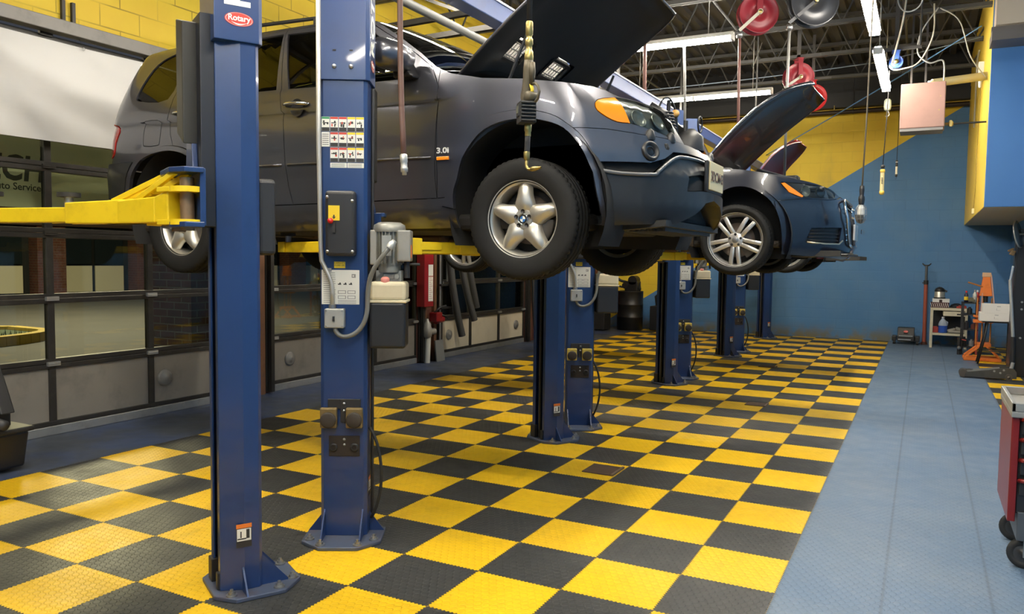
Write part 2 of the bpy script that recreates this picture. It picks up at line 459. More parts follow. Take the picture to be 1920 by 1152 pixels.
# ================= outside, seen through the door glass =================
t = NT('asphalt', .75); n = t.noise(1.0, 5); t.base(t.mix(n, (.035, .036, .036), (.075, .070, .06))); t.bump(t.noise(60, 2), .4, .004)
m = MB(); m.span((-60, -40, -.2), (XL - .25, 60, -.03)); m.build('road', t.m, kind='structure')
kp = []
for i in range(25):
    a = -pi / 2 + pi * i / 24; kp.append((-13.9 + 1.05 * cos(a) if True else 0, 4.1 + 1.05 * sin(a)))
outer = [(-13.9 - 9, 3.05 - 4.5 * 1)] if False else []
loop = [(-13.2, -14.)] + [(-13.2, 3.4)] + [(-13.2 - .9 * (1 - cos(a)), 3.4 + 1.7 * sin(a)) for a in (pi / 2 * k / 10 for k in range(1, 11))] + [(-15., 5.1), (-15.6, 4.6), (-15.9, 3.8), (-15.9, -14)]
m = MB()
for p, q in zip(loop, loop[1:]): m.beam((*p, .04), (*q, .04), .2, .2)
m.build('kerb', M('kerb_yellow', (.50, .36, .06), .7, 0, .4), kind='structure')
m = MB(); m.prism(loop, -.05, .08); 
for k in range(1600):
    x, y = random.uniform(-15.8, -13.35), random.uniform(-6, 4.6)
    h = random.uniform(.05, .13); a = random.uniform(0, 6.28); dx, dy = .012 * cos(a), .012 * sin(a)
    m.add([(x - dx, y - dy, .08), (x + dx, y + dy, .08), (x + dy, y + dx, .08 + h)], [(0, 1, 2)])
tag(m.build('grass', M('grass_green', (.035, .06, .015), .8, 0, .5, (.10, .08, .02), 3)), 'short grass on the island inside the yellow kerb outside', 'grass', kind='stuff')
# long brick shopfront building across the lot
bd = empty('brick_building', (-28.5, 3.0, 0), 0, 'long brick building with dark windows across the parking lot outside', 'building')
bd.rotation_euler = (0, 0, radians(-9))
BRK = brick_mat('facade_brick', 1.1, (.13, .042, .022), (.09, .028, .016), (.13, .10, .07))
m = MB(); m.span((-6, -24, 3.1), (.15, 50, 5.6)); m.build('upper_wall', BRK, bd)
m = MB(); m.span((-6, -24, -.05), (-.6, 50, 3.1)); m.build('inner_wall', M('shop_dark', (.012, .014, .014), .5), bd)
m = MB(); m.span((-6, -24, 2.5), (.2, 50, 3.1)); m.build('fascia', M('fascia_brown', (.06, .035, .02), .6), bd)
k = 0; yy = -22.
while yy < 46:
    w = .95; m = MB(); m.span((-.6, yy, -.05), (.1, yy + w, 2.6)); m.build('brick_pier', BRK, bd)
    for j, (a, b) in enumerate(((w + .06, w + 1.12), (w + 1.24, w + 2.3))):
        m = MB(); m.span((-.42, yy + a, .12), (-.36, yy + b, 1.08)); m.build('base_panel', M('facade_cream', (.62, .58, .42), .6), bd)
        m = MB(); m.span((-.42, yy + a, 1.14), (-.38, yy + b, 2.5)); m.build('window_pane', M('night_window', (.012, .018, .018), .1), bd)
    yy += 3.55; k += 1
# brick pier of this building's wing and banner sign hung outside the first door
m = MB(); m.span((-7.5, 2.35, -.05), (-6.75, 2.95, 3.4)); tag(m.build('brick_pier', brick_mat('wing_brick', 1., (.10, .03, .02), (.06, .018, .012), (.15, .13, .11))), 'brick pier standing outside between the first two doors', 'pier')
m = MB(); m.span((-7.5, 8.45, -.05), (-6.75, 9.05, 3.4)); tag(m.build('brick_pier', brick_mat('wing_brick_b', 1.25, (.17, .055, .035), (.12, .035, .022), (.2, .17, .14))), 'brick pier seen through the far door with cream panels', 'pier')
# ================= two-post lifts =================
CW, CD, CH = .256, .185, 2.56          # column width, depth, height of the lower part
def bolt(m, p, r=.016, h=.03):
    p = Vector(p); m.cyl(p, p + Vector((0, 0, .006)), r * 1.6, 12); m.cyl(p, p + Vector((0, 0, h * .6)), r, 6); m.cyl(p, p + Vector((0, 0, h)), r * .5, 8)
def warning_sheet(col, face_y, s0, z0):
    """grid of pictogram warnings, 5 across and 3 down with a text strip below; s runs to the reader's right = -x"""
    mats = [PAPER, INK, LABRED, LABYEL, LABGRN]
    m = MB()
    def q(s, z, w, h, mi, d=.0):
        m.cur = mi; x = -(s0 + s); y = face_y + .0015 + d
        m.add([(x, y, z0 - z), (x - w, y, z0 - z), (x - w, y, z0 - z - h), (x, y, z0 - z - h)], [(0, 1, 2, 3)])
    rnd = random.Random(3)
    cw, ch = .046, .082
    for r in range(3):
        for c in range(5):
            if c == 0 and r == 2: continue
            s, z = c * cw, r * ch
            if c == 0 and r == 1:
                q(s, z, cw - .003, ch - .004, 0)
                for k in range(6): q(s + .004, z + .01 + k * .011, cw - .012, .003, 1, .0006)
                continue
            q(s, z, cw - .003, ch - .004, 0)
            q(s + .001, z + .001, cw - .005, .011, 4 if c == 0 else (2 if c < 3 else 3), .0006)
            q(s + .001, z + .057, cw - .005, .02, 1, .0006)
            q(s + .006, z + .030, .026, .005, 1, .0006)                    # a vehicle bar with figures
            for k in range(4):
                q(s + .006 + rnd.random() * .022, z + .02 + rnd.random() * .02, .004 + rnd.random() * .006, .006 + rnd.random() * .012, 1 if rnd.random() < .75 else 2, .0007)
    for c in (1, 3):
        q(c * cw, 3 * ch, 2 * cw - .003, .026, 0)
        for k in range(3): q(c * cw + .006, 3 * ch + .005 + k * .007, 2 * cw - .02, .002, 1, .0006)
    return m.build('warning_sheet', mats, col, label='sheet of small safety pictograms with red and yellow headings')
def info_sheet(col, fy):
    mats = [PAPER, M('ink_grey', (.28, .27, .25), .6), INK]
    m = MB()
    def q(s, z, w, h, mi, d=.0):
        m.cur = mi; y = fy + .0015 + d
        m.add([(-s, y, z), (-s - w, y, z), (-s - w, y, z - h), (-s, y, z - h)], [(0, 1, 2, 3)])
    q(-.118, 1.50, .205, .188, 0)
    rnd = random.Random(5)
    for k in range(15): q(-.108, 1.485 - k * .0115, .055 + rnd.random() * .012, .003, 1, .0006)
    for k in range(3): q(-.03 + k * .03, 1.425, .018, .006, 2, .0006); q(-.022 + k * .03, 1.431, .008, .006, 2, .0006)
    q(.045, 1.478, .022, .02, 1, .0006); q(.05, 1.472, .008, .008, 0, .0009)
    for r in range(2):
        for c in range(2): q(-.03 + c * .052, 1.388 - r * .028, .044, .018, 1, .0006); q(-.026 + c * .052, 1.385 - r * .028, .036, .012, 0, .0009)
    for k in range(3): q(-.03, 1.335 - k * .008, .10, .003, 1, .0006)
    return m.build('instruction_sheet', mats, col)
def rotary_logo(col, sx):
    """red oval with white script, on the side of the upper column; sx = which side"""
    x = sx * (CW / 2 + .0165); R = (0, sx, 0)
    m = MB(); n = 40
    for mi, k, d in ((0, 1., 0), (1, .93, .0006), (0, .90, .0012)):
        m.cur = mi; m.add([(x + sx * d, sx * .062 * k * cos(2 * pi * i / n) - 0, 2.615 + .030 * k * sin(2 * pi * i / n) - .16 * .062 * k * cos(2 * pi * i / n) * 0) for i in range(n)], [list(range(n))])
    m.cur = 1                                              # white smile under the script
    pts = [(-.036 + .072 * i / 10, -.012 - .007 * sin(pi * i / 10)) for i in range(11)]; lo = [(a, b - .006 * sin(pi * i / 10)) for i, (a, b) in enumerate(pts)]
    poly = pts + lo[::-1]
    m.add([(x + sx * .002, sx * a, 2.615 + b) for a, b in poly], [list(range(len(poly)))])
    o = m.build('brand_badge', [LOGORED, PAPER], col, label='red oval badge with white script')
    text('brand_script', 'Rotary', .036, PAPER, o, (x + sx * .0024, 0, 2.619), R, (0, 0, 1), ext=.0004, bold=.0008, sx=.98)
def rotary_word(col, sx):
    x = sx * (CW / 2 + .0165)
    text('brand_lettering', 'ROTARY', .155, PAPER, col, (x, 0, 2.665), (0, 0, 1), (0, -sx, 0), 'LEFT', ext=.0006, bold=.004, label='large white lettering reading upwards')
def column(lift, y, power, rich):
    """one post; its own frame: x = across the width, y = outwards from the car, z up"""
    c = empty('column', parent=lift)
    a = radians(209.4 if power else -29.4)
    c.location = (0, y, 0); c.rotation_euler = (0, 0, a)
    w, d, t = CW / 2, CD / 2, .011
    m = MB()
    prof = [(-w + .03, -d), (-w + .03, -d), (-w, -d + .04), (-w, d - .018), (-w + .018, d), (w - .018, d), (w, d - .018), (w, -d + .10), (w - .045, -d), (w - .08, -d), (w - .08, -d + t), (w - .05, -d + t), (w - t, -d + .105), (w - t, d - .024), (w - .026, d - t), (-w + .026, d - t), (-w + t, d - .024), (-w + t, -d + .045), (-w + .035, -d + t), (-w + .07, -d + t), (-w + .07, -d)]
    m.prism(prof[1:], .02, CH)
    post = m.build('post', LIFTBLUE, c, bevel=.003)
    # dark inside of the channel: cable, ladder and liner
    m = MB(); m.span((-w + .03, d - .03, .03), (w - .03, d - .014, CH - .05)); m.build('channel_liner', M('channel_black', (.008, .009, .012), .5), post)
    m = MB(); m.cyl((-.04, -d + .03, .03), (-.04, -d + .03, CH), .006, 8); m.cyl((.03, -d + .05, .03), (.03, -d + .05, CH), .005, 8); m.build('cable', STEEL, post)
    m = MB(); m.span((-.02, -d + .012, .02), (.005, -d + .02, 2.0)); m.build('latch_ladder', M('ladder_black', (.012, .012, .014), .4, .4), post)
    m = MB(); m.span((-w + .02, -d - .012, .02), (-w + .085, -d + .02, .13)); m.span((w - .09, -d - .01, .02), (w - .06, -d + .02, .10)); m.build('stop_block', BLACKM, post, bevel=.003)
    # base plate with clipped corners, anchor bolts and gussets outside
    e = .215; pl = [(-e + .09, -.13), (e - .09, -.13), (e, -.05), (e, d + .08), (e - .11, d + .185), (-e + .11, d + .185), (-e, d + .08), (-e, -.05)]
    m = MB(); m.prism(pl, .0, .02); bp = m.build('base_plate', BASEPL, c, bevel=.004)
    m = MB()
    for p in ((-.175, d + .06), (.175, d + .06), (-.10, d + .145), (.10, d + .145), (-.16, -.06), (.16, -.06)): bolt(m, (*p, .02))
    m.build('anchor_bolt', STEEL, bp)
    m = MB()
    for x in (-.105, .105): m.add([(x - .004, d, .02), (x + .004, d, .02), (x + .004, d + .13, .02), (x - .004, d + .13, .02), (x - .004, d, .17), (x + .004, d, .17)], [(0, 1, 2, 3), (0, 4, 5, 1), (3, 2, 5, 4), (0, 3, 4), (1, 5, 2)])
    for s in (-1, 1):
        x0 = s * w; m.add([(x0, -.004, .02), (x0, .004, .02), (x0 + s * .085, .004, .02), (x0 + s * .085, -.004, .02), (x0, -.004, .13), (x0, .004, .13)], [(0, 1, 2, 3), (0, 4, 5, 1), (3, 2, 5, 4), (0, 3, 4), (1, 5, 2)])
    m.build('gusset', LIFTBLUE, bp)
    # wider upper extension
    m = MB(); W, D = w + .015, d + .014; m.prism([(-W, -D), (-W, D - .02), (-W + .02, D), (W - .02, D), (W, D - .02), (W, -D)], CH - .04, 3.42)
    up = m.build('upper_extension', LIFTBLUE, c, bevel=.003)
    m = MB()
    for x in (-.045, .045): m.lathe([(0, .012), (.008, .011), (.013, .004), (.013, 0)], (x, D, CH + .03), (0, 1, 0), 12)
    m.build('cap_screw', STEEL, up)
    m = MB()
    for x in (-.045, .045): m.box((x, D, CH + .115), (.018, .002, .008))
    m.build('slot', M('slot_black', (.002, .002, .002), .8), up)
    side = -1 if power else 1
    if rich: rotary_logo(c, side); rotary_word(c, side)
    # low warning label
    m = MB(); x = side * (w + .0012); s = side
    def lab(y0, y1, z0, z1, mi, d_=0.): m.cur = mi; m.add([(x + s * d_, y0, z0), (x + s * d_, y1, z0), (x + s * d_, y1, z1), (x + s * d_, y0, z1)], [(0, 1, 2, 3)])
    lab(-.03, .04, .225, .335, 1); lab(-.03, .04, .315, .335, 2, .0004); lab(-.027, .037, .255, .312, 0, .0004)
    lab(.015, .03, .265, .308, 1, .0008); lab(-.012, -.006, .27, .30, 1, .0008); lab(-.025, .015, .262, .268, 1, .0008)
    m.build('floor_label', [PAPER, INK, ORANGE], c)
    return c
def arm(car, p0, p1, tip_z=None, brace=.165):
    """telescoping swing arm from the pivot p0 to the pad at p1 (lift frame, both at the arm's mid height)"""
    p0, p1 = Vector(p0), Vector(p1); d = (p1 - p0); L = d.length; d.normalize(); s = Vector((-d.y, d.x, 0))
    A = empty('swing_arm', parent=car)
    def pt(t, side=0., z=0.): return p0 + d * t + s * side + Vector((0, 0, z))
    m = MB(); k = min(.62, L * .62)
    # tapered outer box: tall at the pivot
    for a, b, h0, h1 in ((.06, .16, .14, .115), (.16, k, .115, .10)):
        vs = [pt(q, i * .055, z) for q, h in ((a, h0), (b, h1)) for i, z in ((-1, -.055), (1, -.055), (1, -.055 + h), (-1, -.055 + h))]
        m.add(vs, [(3, 2, 1, 0), (4, 5, 6, 7), (0, 1, 5, 4), (1, 2, 6, 5), (2, 3, 7, 6), (3, 0, 4, 7)])
    m.build('outer_tube', LIFTYEL, A, bevel=.006)
    m = MB()
    for z in (-.055, .088): m.cyl(pt(0, 0, z - .012), pt(0, 0, z + .012), .075, 20); m.box(pt(.06, 0, z), (.12, .14, .022), rz=atan2(d.y, d.x))
    m.build('pivot_plate', LIFTYEL, A, bevel=.003)
    m = MB(); m.cyl(pt(0, 0, -.09), pt(0, 0, .14), .03, 16); m.build('pivot_pin', M('pin_steel', (.28, .18, .10), .4, .6, .3), A)
    m = MB()
    for q in (-.035, .035): m.beam(pt(.03, q, brace), pt(min(k * .92, .36), q * .6, .048), .018, .026)
    m.build('brace_bar', LIFTYEL, A, bevel=.003)
    m = MB(); m.beam(pt(k * .5, 0, -.012), pt(L - .03, 0, -.012), .085, .072); m.build('inner_tube', LIFTYEL, A, bevel=.005)
    m = MB(); m.span((-.07, -.004, -.02), (.07, .004, .02)); m.xf(Matrix.Translation(pt(k + .06, -.052, -.005)) @ Matrix.Rotation(atan2(d.y, d.x), 4, 'Z')); m.build('stop_latch', LIFTYEL, A, bevel=.002)
    m = MB()
    for q in (-.05, .05): m.box(pt(L, q, -.01), (.13, .012, .075), rz=atan2(d.y, d.x))
    m.cyl(pt(L, 0, -.03), pt(L, 0, .0), .055, 20); m.build('pad_holder', LIFTYEL, A, bevel=.003)
    top = tip_z if tip_z else p1.z + .05
    m = MB(); m.cyl(pt(L, 0, -.02), (p1.x, p1.y, top - .02), .022, 12); m.build('pad_screw', STEEL, A)
    m = MB(); m.cyl((p1.x, p1.y, top - .022), (p1.x, p1.y, top), .055, 20); m.build('rubber_pad', RUBBER, A, bevel=.004)
def carriage(lift, y, power, z, tips, pad_z):
    """sliding carriage in the post's mouth with its two arms; tips in the lift frame"""
    a = radians(209.4 if power else -29.4); R = Matrix.Translation((0, y, 0)) @ Matrix.Rotation(a, 4, 'Z')
    cr = empty('carriage', parent=lift)
    m = MB(); d = CD / 2
    m.span((-.075, -d - .06, z - .09), (.075, d - .05, z + .85))
    m.xf(R); m.build('slide', M('slide_black', (.014, .016, .022), .45, .3), cr, bevel=.004)
    m = MB(); sx = -1
    m.prism([(-.14, z + .34), (-.14, z + .86), (.0, z + .82), (.0, z + .28)], -d - .12, -d - .02, 'y'); m.xf(R); m.build('slide_cover', OLIVE, cr, bevel=.006)
    m = MB()
    m.span((-.17, -d - .085, z - .09), (.17, -d - .06, z + .16))
    m.prism([(-.14, z + .16), (-.10, z + .36), (-.02, z + .40), (.02, z + .16)], -d - .085, -d - .06, 'y')
    for zz in (z - .085, z + .15): m.prism([(-.19, -d - .07), (.19, -d - .07), (.19, -d - .15), (.11, -d - .20), (-.11, -d - .20), (-.19, -d - .15)], zz - .012, zz + .012)
    m.xf(R); m.build('pivot_bracket', LIFTBLUE, cr, bevel=.004)
    for i, tp in enumerate(tips):
        p = R @ Vector(((-.10 if (i == 0) != power else .10), -d - .125, z)); p.z = z - .02
        arm(cr, p, (tp[0], tp[1], z - .02), pad_z, .165 if pad_z > 1.71 else .11)
    return cr
def power_gear(lift, y, rich, brassy=False):
    """what hangs on the outer face of the post with the motor"""
    a = radians(209.4); f = CD / 2
    c = empty('control_gear', parent=lift); c.location = (0, y, 0); c.rotation_euler = (0, 0, a)
    S = lambda s, n, z: (-s, f + n, z)          # s to the reader's right, n out of the face
    m = MB(); m.span(S(-.085, 0, 1.575), S(.075, .075, 1.925)); b = m.build('latch_cover', BLKPL, c, bevel=.018, seg=3)
    m = MB(); m.span(S(-.066, .075, 1.765), S(-.006, .0775, 1.845)); m.build('latch_label', LABYEL, b)
    m = MB(); m.cur = 0; m.prism([(.036 - .004, 1.795), (.036 + .004, 1.795), (.036 + .004, 1.785), (.036 + .010, 1.785), (.036, 1.772), (.036 - .010, 1.785), (.036 - .004, 1.785)], f + .0776, f + .0782, 'y'); m.build('arrow', INK, b)
    m = MB(); m.span(S(-.042, .06, 1.70), S(-.028, .09, 1.755)); m.build('lever', INK, b)
    m = MB(); m.lathe([(0, .02), (.012, .016), (.016, .004), (.011, -.01), (0, -.014)], S(-.05, .10, 1.762), (0, 1, 0), 16); m.build('lever_knob', M('knob_red', (.55, .015, .015), .25), b)
    m = MB()
    for s, z in ((.06, 1.87), (-.072, 1.60), (.06, 1.60), (-.072, 1.89)): m.lathe([(0, .008), (.008, .006), (.01, 0)], S(s, .072, z), (0, 1, 0), 10)
    m.build('cover_screw', STEEL, b)
    if rich: warning_sheet(c, f, -.116, 2.325)
    info_sheet(c, f)
    m = MB(); m.span(S(-.05, 0, 1.51), S(.01, .002, 1.545)); cl = m.build('capacity_label', LABYEL, c)
    text('capacity_lettering', 'CAPACITY\n10,000 LBS.', .0125, INK, cl, S(-.02, .0024, 1.531), (-1, 0, 0), (0, 0, 1), ext=.0003)
    # conduit down to the switch box
    m = MB(); m.tube([S(-.128, .02, 3.4), S(-.128, .02, 2.2), S(-.118, .02, 1.62)] + [S(*q) for q in ((-.114, .02, 1.55), (-.095, .022, 1.51), (-.075, .024, 1.47), (-.06, .026, 1.43), (-.055, .026, 1.38), (-.055, .026, 1.29))], .0125, 10); m.build('conduit', ZINC, c)
    m = MB(); m.box(S(-.085, .012, 1.50), (.045, .006, .02)); m.cyl(S(-.055, .026, 1.31), S(-.055, .026, 1.285), .02, 12); m.build('conduit_clip', STEEL, c)
    m = MB(); m.span(S(-.095, 0, 1.185), S(.012, .05, 1.29)); j = m.build('switch_box', M('box_zinc', (.48, .48, .44), .45, .5, .2), c, bevel=.006)
    m = MB(); m.span(S(-.048, .05, 1.222), S(-.038, .062, 1.25)); m.build('toggle', INK, j)
    m = MB()
    for s in (-.085, .002):
        for z in (1.195, 1.28): m.cyl(S(s, .05, z), S(s, .056, z), .006, 8)
    m.build('box_screw', STEEL, j)
    m = MB(); m.tube(bez(S(-.04, .03, 1.19), S(-.04, .03, 1.10), S(.13, .06, 1.12), S(.14, .06, 1.30), 14) + bez(S(.14, .06, 1.30), S(.14, .06, 1.46), S(.16, .11, 1.50), S(.27, .115, 1.63), 14)[1:], .0125, 10)
    m.build('flexible_conduit', M('conduit_grey', (.17, .17, .155), .5, .1), c)
    m = MB(); m.lathe([(.02, 0), (.021, .03), (.016, .035), (.016, .05)], S(.262, .115, 1.622), (-.5, 0, .6), 12); m.build('conduit_fitting', ZINC, c)
    # motor, pump block and oil tank beside the post
    o = S(.245, .0, 0)
    m = MB(); r = .082; mz0, mz1 = 1.53, 1.72; cx, cy = -.245, f - .04
    m.cyl((cx, cy, mz0), (cx, cy, mz1), r - .012, 28)
    for i in range(26):
        q = 2 * pi * i / 26; m.box((cx + (r - .006) * cos(q), cy + (r - .006) * sin(q), (mz0 + mz1) / 2), (.018, .004, mz1 - mz0 - .02), rz=q)
    m.lathe([(0, .045), (.06, .043), (.085, .028), (.09, 0), (.088, -.01)], (cx, cy, mz1), (0, 0, 1), 28)
    mo = m.build('motor', M('motor_grey', (.27, .265, .235), .5, .4, .5, (.09, .07, .04), 8), c)
    m = MB(); m.span((cx - .125, cy - .04, mz0 + .02), (cx - .05, cy + .085, mz1 - .0)); m.build('terminal_box', M('motor_box', (.30, .29, .26), .5, .4, .3), mo, bevel=.008)
    m = MB(); m.span((cx + .05, cy - .03, mz0), (cx + .10, cy + .05, mz1)); m.build('mount_flange', M('motor_box'), mo, bevel=.006)
    m = MB(); m.span((cx - .02, cy + r - .004, mz0 + .05), (cx + .03, cy + r + .003, mz1 - .03)); m.build('rating_plate', M('plate_pale', (.42, .41, .36), .4, .6, .4), mo)
    m = MB(); m.span((cx - .128, cy + .05, mz0 + .04), (cx - .1255, cy + .08, mz0 + .11)); m.build('orange_tag', ORANGE, mo)
    m = MB(); m.cyl((cx, cy, 1.49), (cx, cy, mz0), .062, 24); m.span((cx - .07, cy - .06, 1.435), (cx + .07, cy + .03, 1.50)); m.cyl((cx - .045, cy + .03, 1.468), (cx - .045, cy + .045, 1.468), .014, 10); m.box((cx, cy + .033, 1.468), (.06, .006, .03))
    m.build('pump_block', M('motor_grey'), c, bevel=.005)
    m = MB(); m.cyl((cx - .10, cy + .03, 1.46), (cx - .10, cy + .03, 1.56), .016, 12); m.cyl((cx - .10, cy + .03, 1.535), (cx - .17, cy + .03, 1.535), .008, 8); m.build('lowering_valve', BLACKM, c)
    m = MB(); m.span((cx - .10, cy - .09, 1.335), (cx + .10, cy + .09, 1.44)); m.build('tank_top', M('tank_cream', (.60, .53, .36), .5, 0, .5, (.25, .18, .09), 4), c, bevel=.02, seg=3)
    m = MB(); m.span((cx - .105, cy - .095, 1.325), (cx + .105, cy + .095, 1.34)); m.build('tank_rim', M('tank_cream'), c, bevel=.005)
    m = MB(); m.span((cx - .098, cy - .088, 1.075), (cx + .098, cy + .088, 1.33)); m.build('tank_body', M('tank_black', (.012, .013, .015), .42), c, bevel=.016, seg=3)
    m = MB(); m.lathe([(0, .022), (.016, .022), (.024, .014), (.024, -.004)], (cx + .015, cy + .06, 1.442), (0, .3, 1), 18); m.build('filler_cap', M('cap_pink', (.62, .22, .18), .5), c)
    # round truck adapters on a bracket and the spare holes plate below
    m = MB(); m.span(S(-.085, 0, .735), S(.095, .01, .79)); m.span(S(-.015, 0, .66), S(.015, .012, .79)); br = m.build('adapter_bracket', BLACKM, c, bevel=.003)
    for s in (-.075, .065):
        m = MB(); m.span(S(s - .045, .012, .635), S(s + .045, .05, .745)); ad = m.build('adapter_plate', M('adapter_brass' if brassy else 'adapter_yellow', (.20, .14, .055) if brassy else (.62, .46, .08), .5, .3 if brassy else 0, .5), br, bevel=.006)
        m = MB(); m.lathe([(0, .010), (.036, .012), (.042, .009), (.044, .0)], S(s, .05, .68), (0, 1, 0), 24); m.build('adapter_rubber', M('adapter_black', (.03, .022, .015), .7), ad)
    m = MB(); m.span(S(-.08, 0, .47), S(.09, .008, .585)); sp = m.build('adapter_plate_empty', M('dirty_plate', (.028, .02, .014), .7, .2), c, bevel=.003)
    m = MB()
    for s in (-.055, .06): m.lathe([(.012, .006), (.022, .008), (.024, .0)], S(s, .008, .52), (0, 1, 0), 16)
    m.build('peg', BLACKM, sp)
    m = MB()
    for z in (.765, .725, .565, .535): m.lathe([(0, .006), (.006, .005), (.008, 0)], S(.005, .012 if z > .6 else .008, z), (0, 1, 0), 10)
    m.build('screw', STEEL, c)
    # hydraulic hose out of the foot of the post
    m = MB(); m.tube(bez((-CW / 2 - .005, .03, .62), (-CW / 2 - .09, .05, .5), (-CW / 2 - .10, .05, .25), (-CW / 2 - .015, .03, .10), 14), .009, 8); m.build('hydraulic_hose', RUBBER, c)
    m = MB(); m.cyl((-CW / 2 - .012, -.03, .1), (-CW / 2 - .012, -.03, 2.5), .009, 8); m.build('hydraulic_line', BLACKM, c)
def lift(x, mid, half, label, z, tips_a, tips_b, pad_z, rich=True, brassy=False):
    """tips_a: pad positions (world) for the arms of the motor post, tips_b for the other post"""
    L = empty('two_post_lift', (x, mid, 0), 0, label, 'car lift', 'blue two-post lifts along the bay')
    w2l = lambda q: (q[0] - x, q[1] - mid)
    column(L, -half, True, rich); column(L, half, False, rich)
    carriage(L, -half, True, z, [w2l(q) for q in tips_a], pad_z)
    carriage(L, half, False, z, [w2l(q) for q in tips_b], pad_z)
    power_gear(L, -half, rich, brassy)
    # latch cover on the other post's outer face
    c = empty('latch_housing', parent=L); c.location = (0, half, 0); c.rotation_euler = (0, 0, radians(-29.4))
    m = MB(); m.span((-.085, CD / 2, 1.575), (.085, CD / 2 + .085, 1.93)); m.build('latch_cover', BLKPL, c, bevel=.02, seg=3)
    m = MB(); m.tube([(-.09, CD / 2 + .02, 1.5), (-.09, CD / 2 + .02, .12), (-.09, CD / 2 - .03, .08)], .009, 8); m.build('release_cable', BLACKM, c)
    # overhead cross-beam with the shut-off bar under it
    m = MB(); m.span((-.065, -half, 3.28), (.065, half, 3.415)); m.build('cross_beam', LIFTBEAM, L, bevel=.006)
    m = MB(); m.span((-.075, -half * .98, 3.41), (.075, half * .98, 3.425)); m.build('beam_flange', M('flange_pale', (.55, .58, .62), .4, .2), L)
    m = MB(); m.cyl((.0, -half + .12, 3.12), (.0, half - .12, 3.12), .028, 14); m.build('shutoff_bar', M('bar_grey', (.24, .24, .23), .5, .2), L)
    m = MB()
    for q in (-half + .13, half - .13): m.span((-.02, q - .01, 3.1), (.02, q + .01, 3.3))
    m.build('bar_hanger', STEEL, L)
    return L
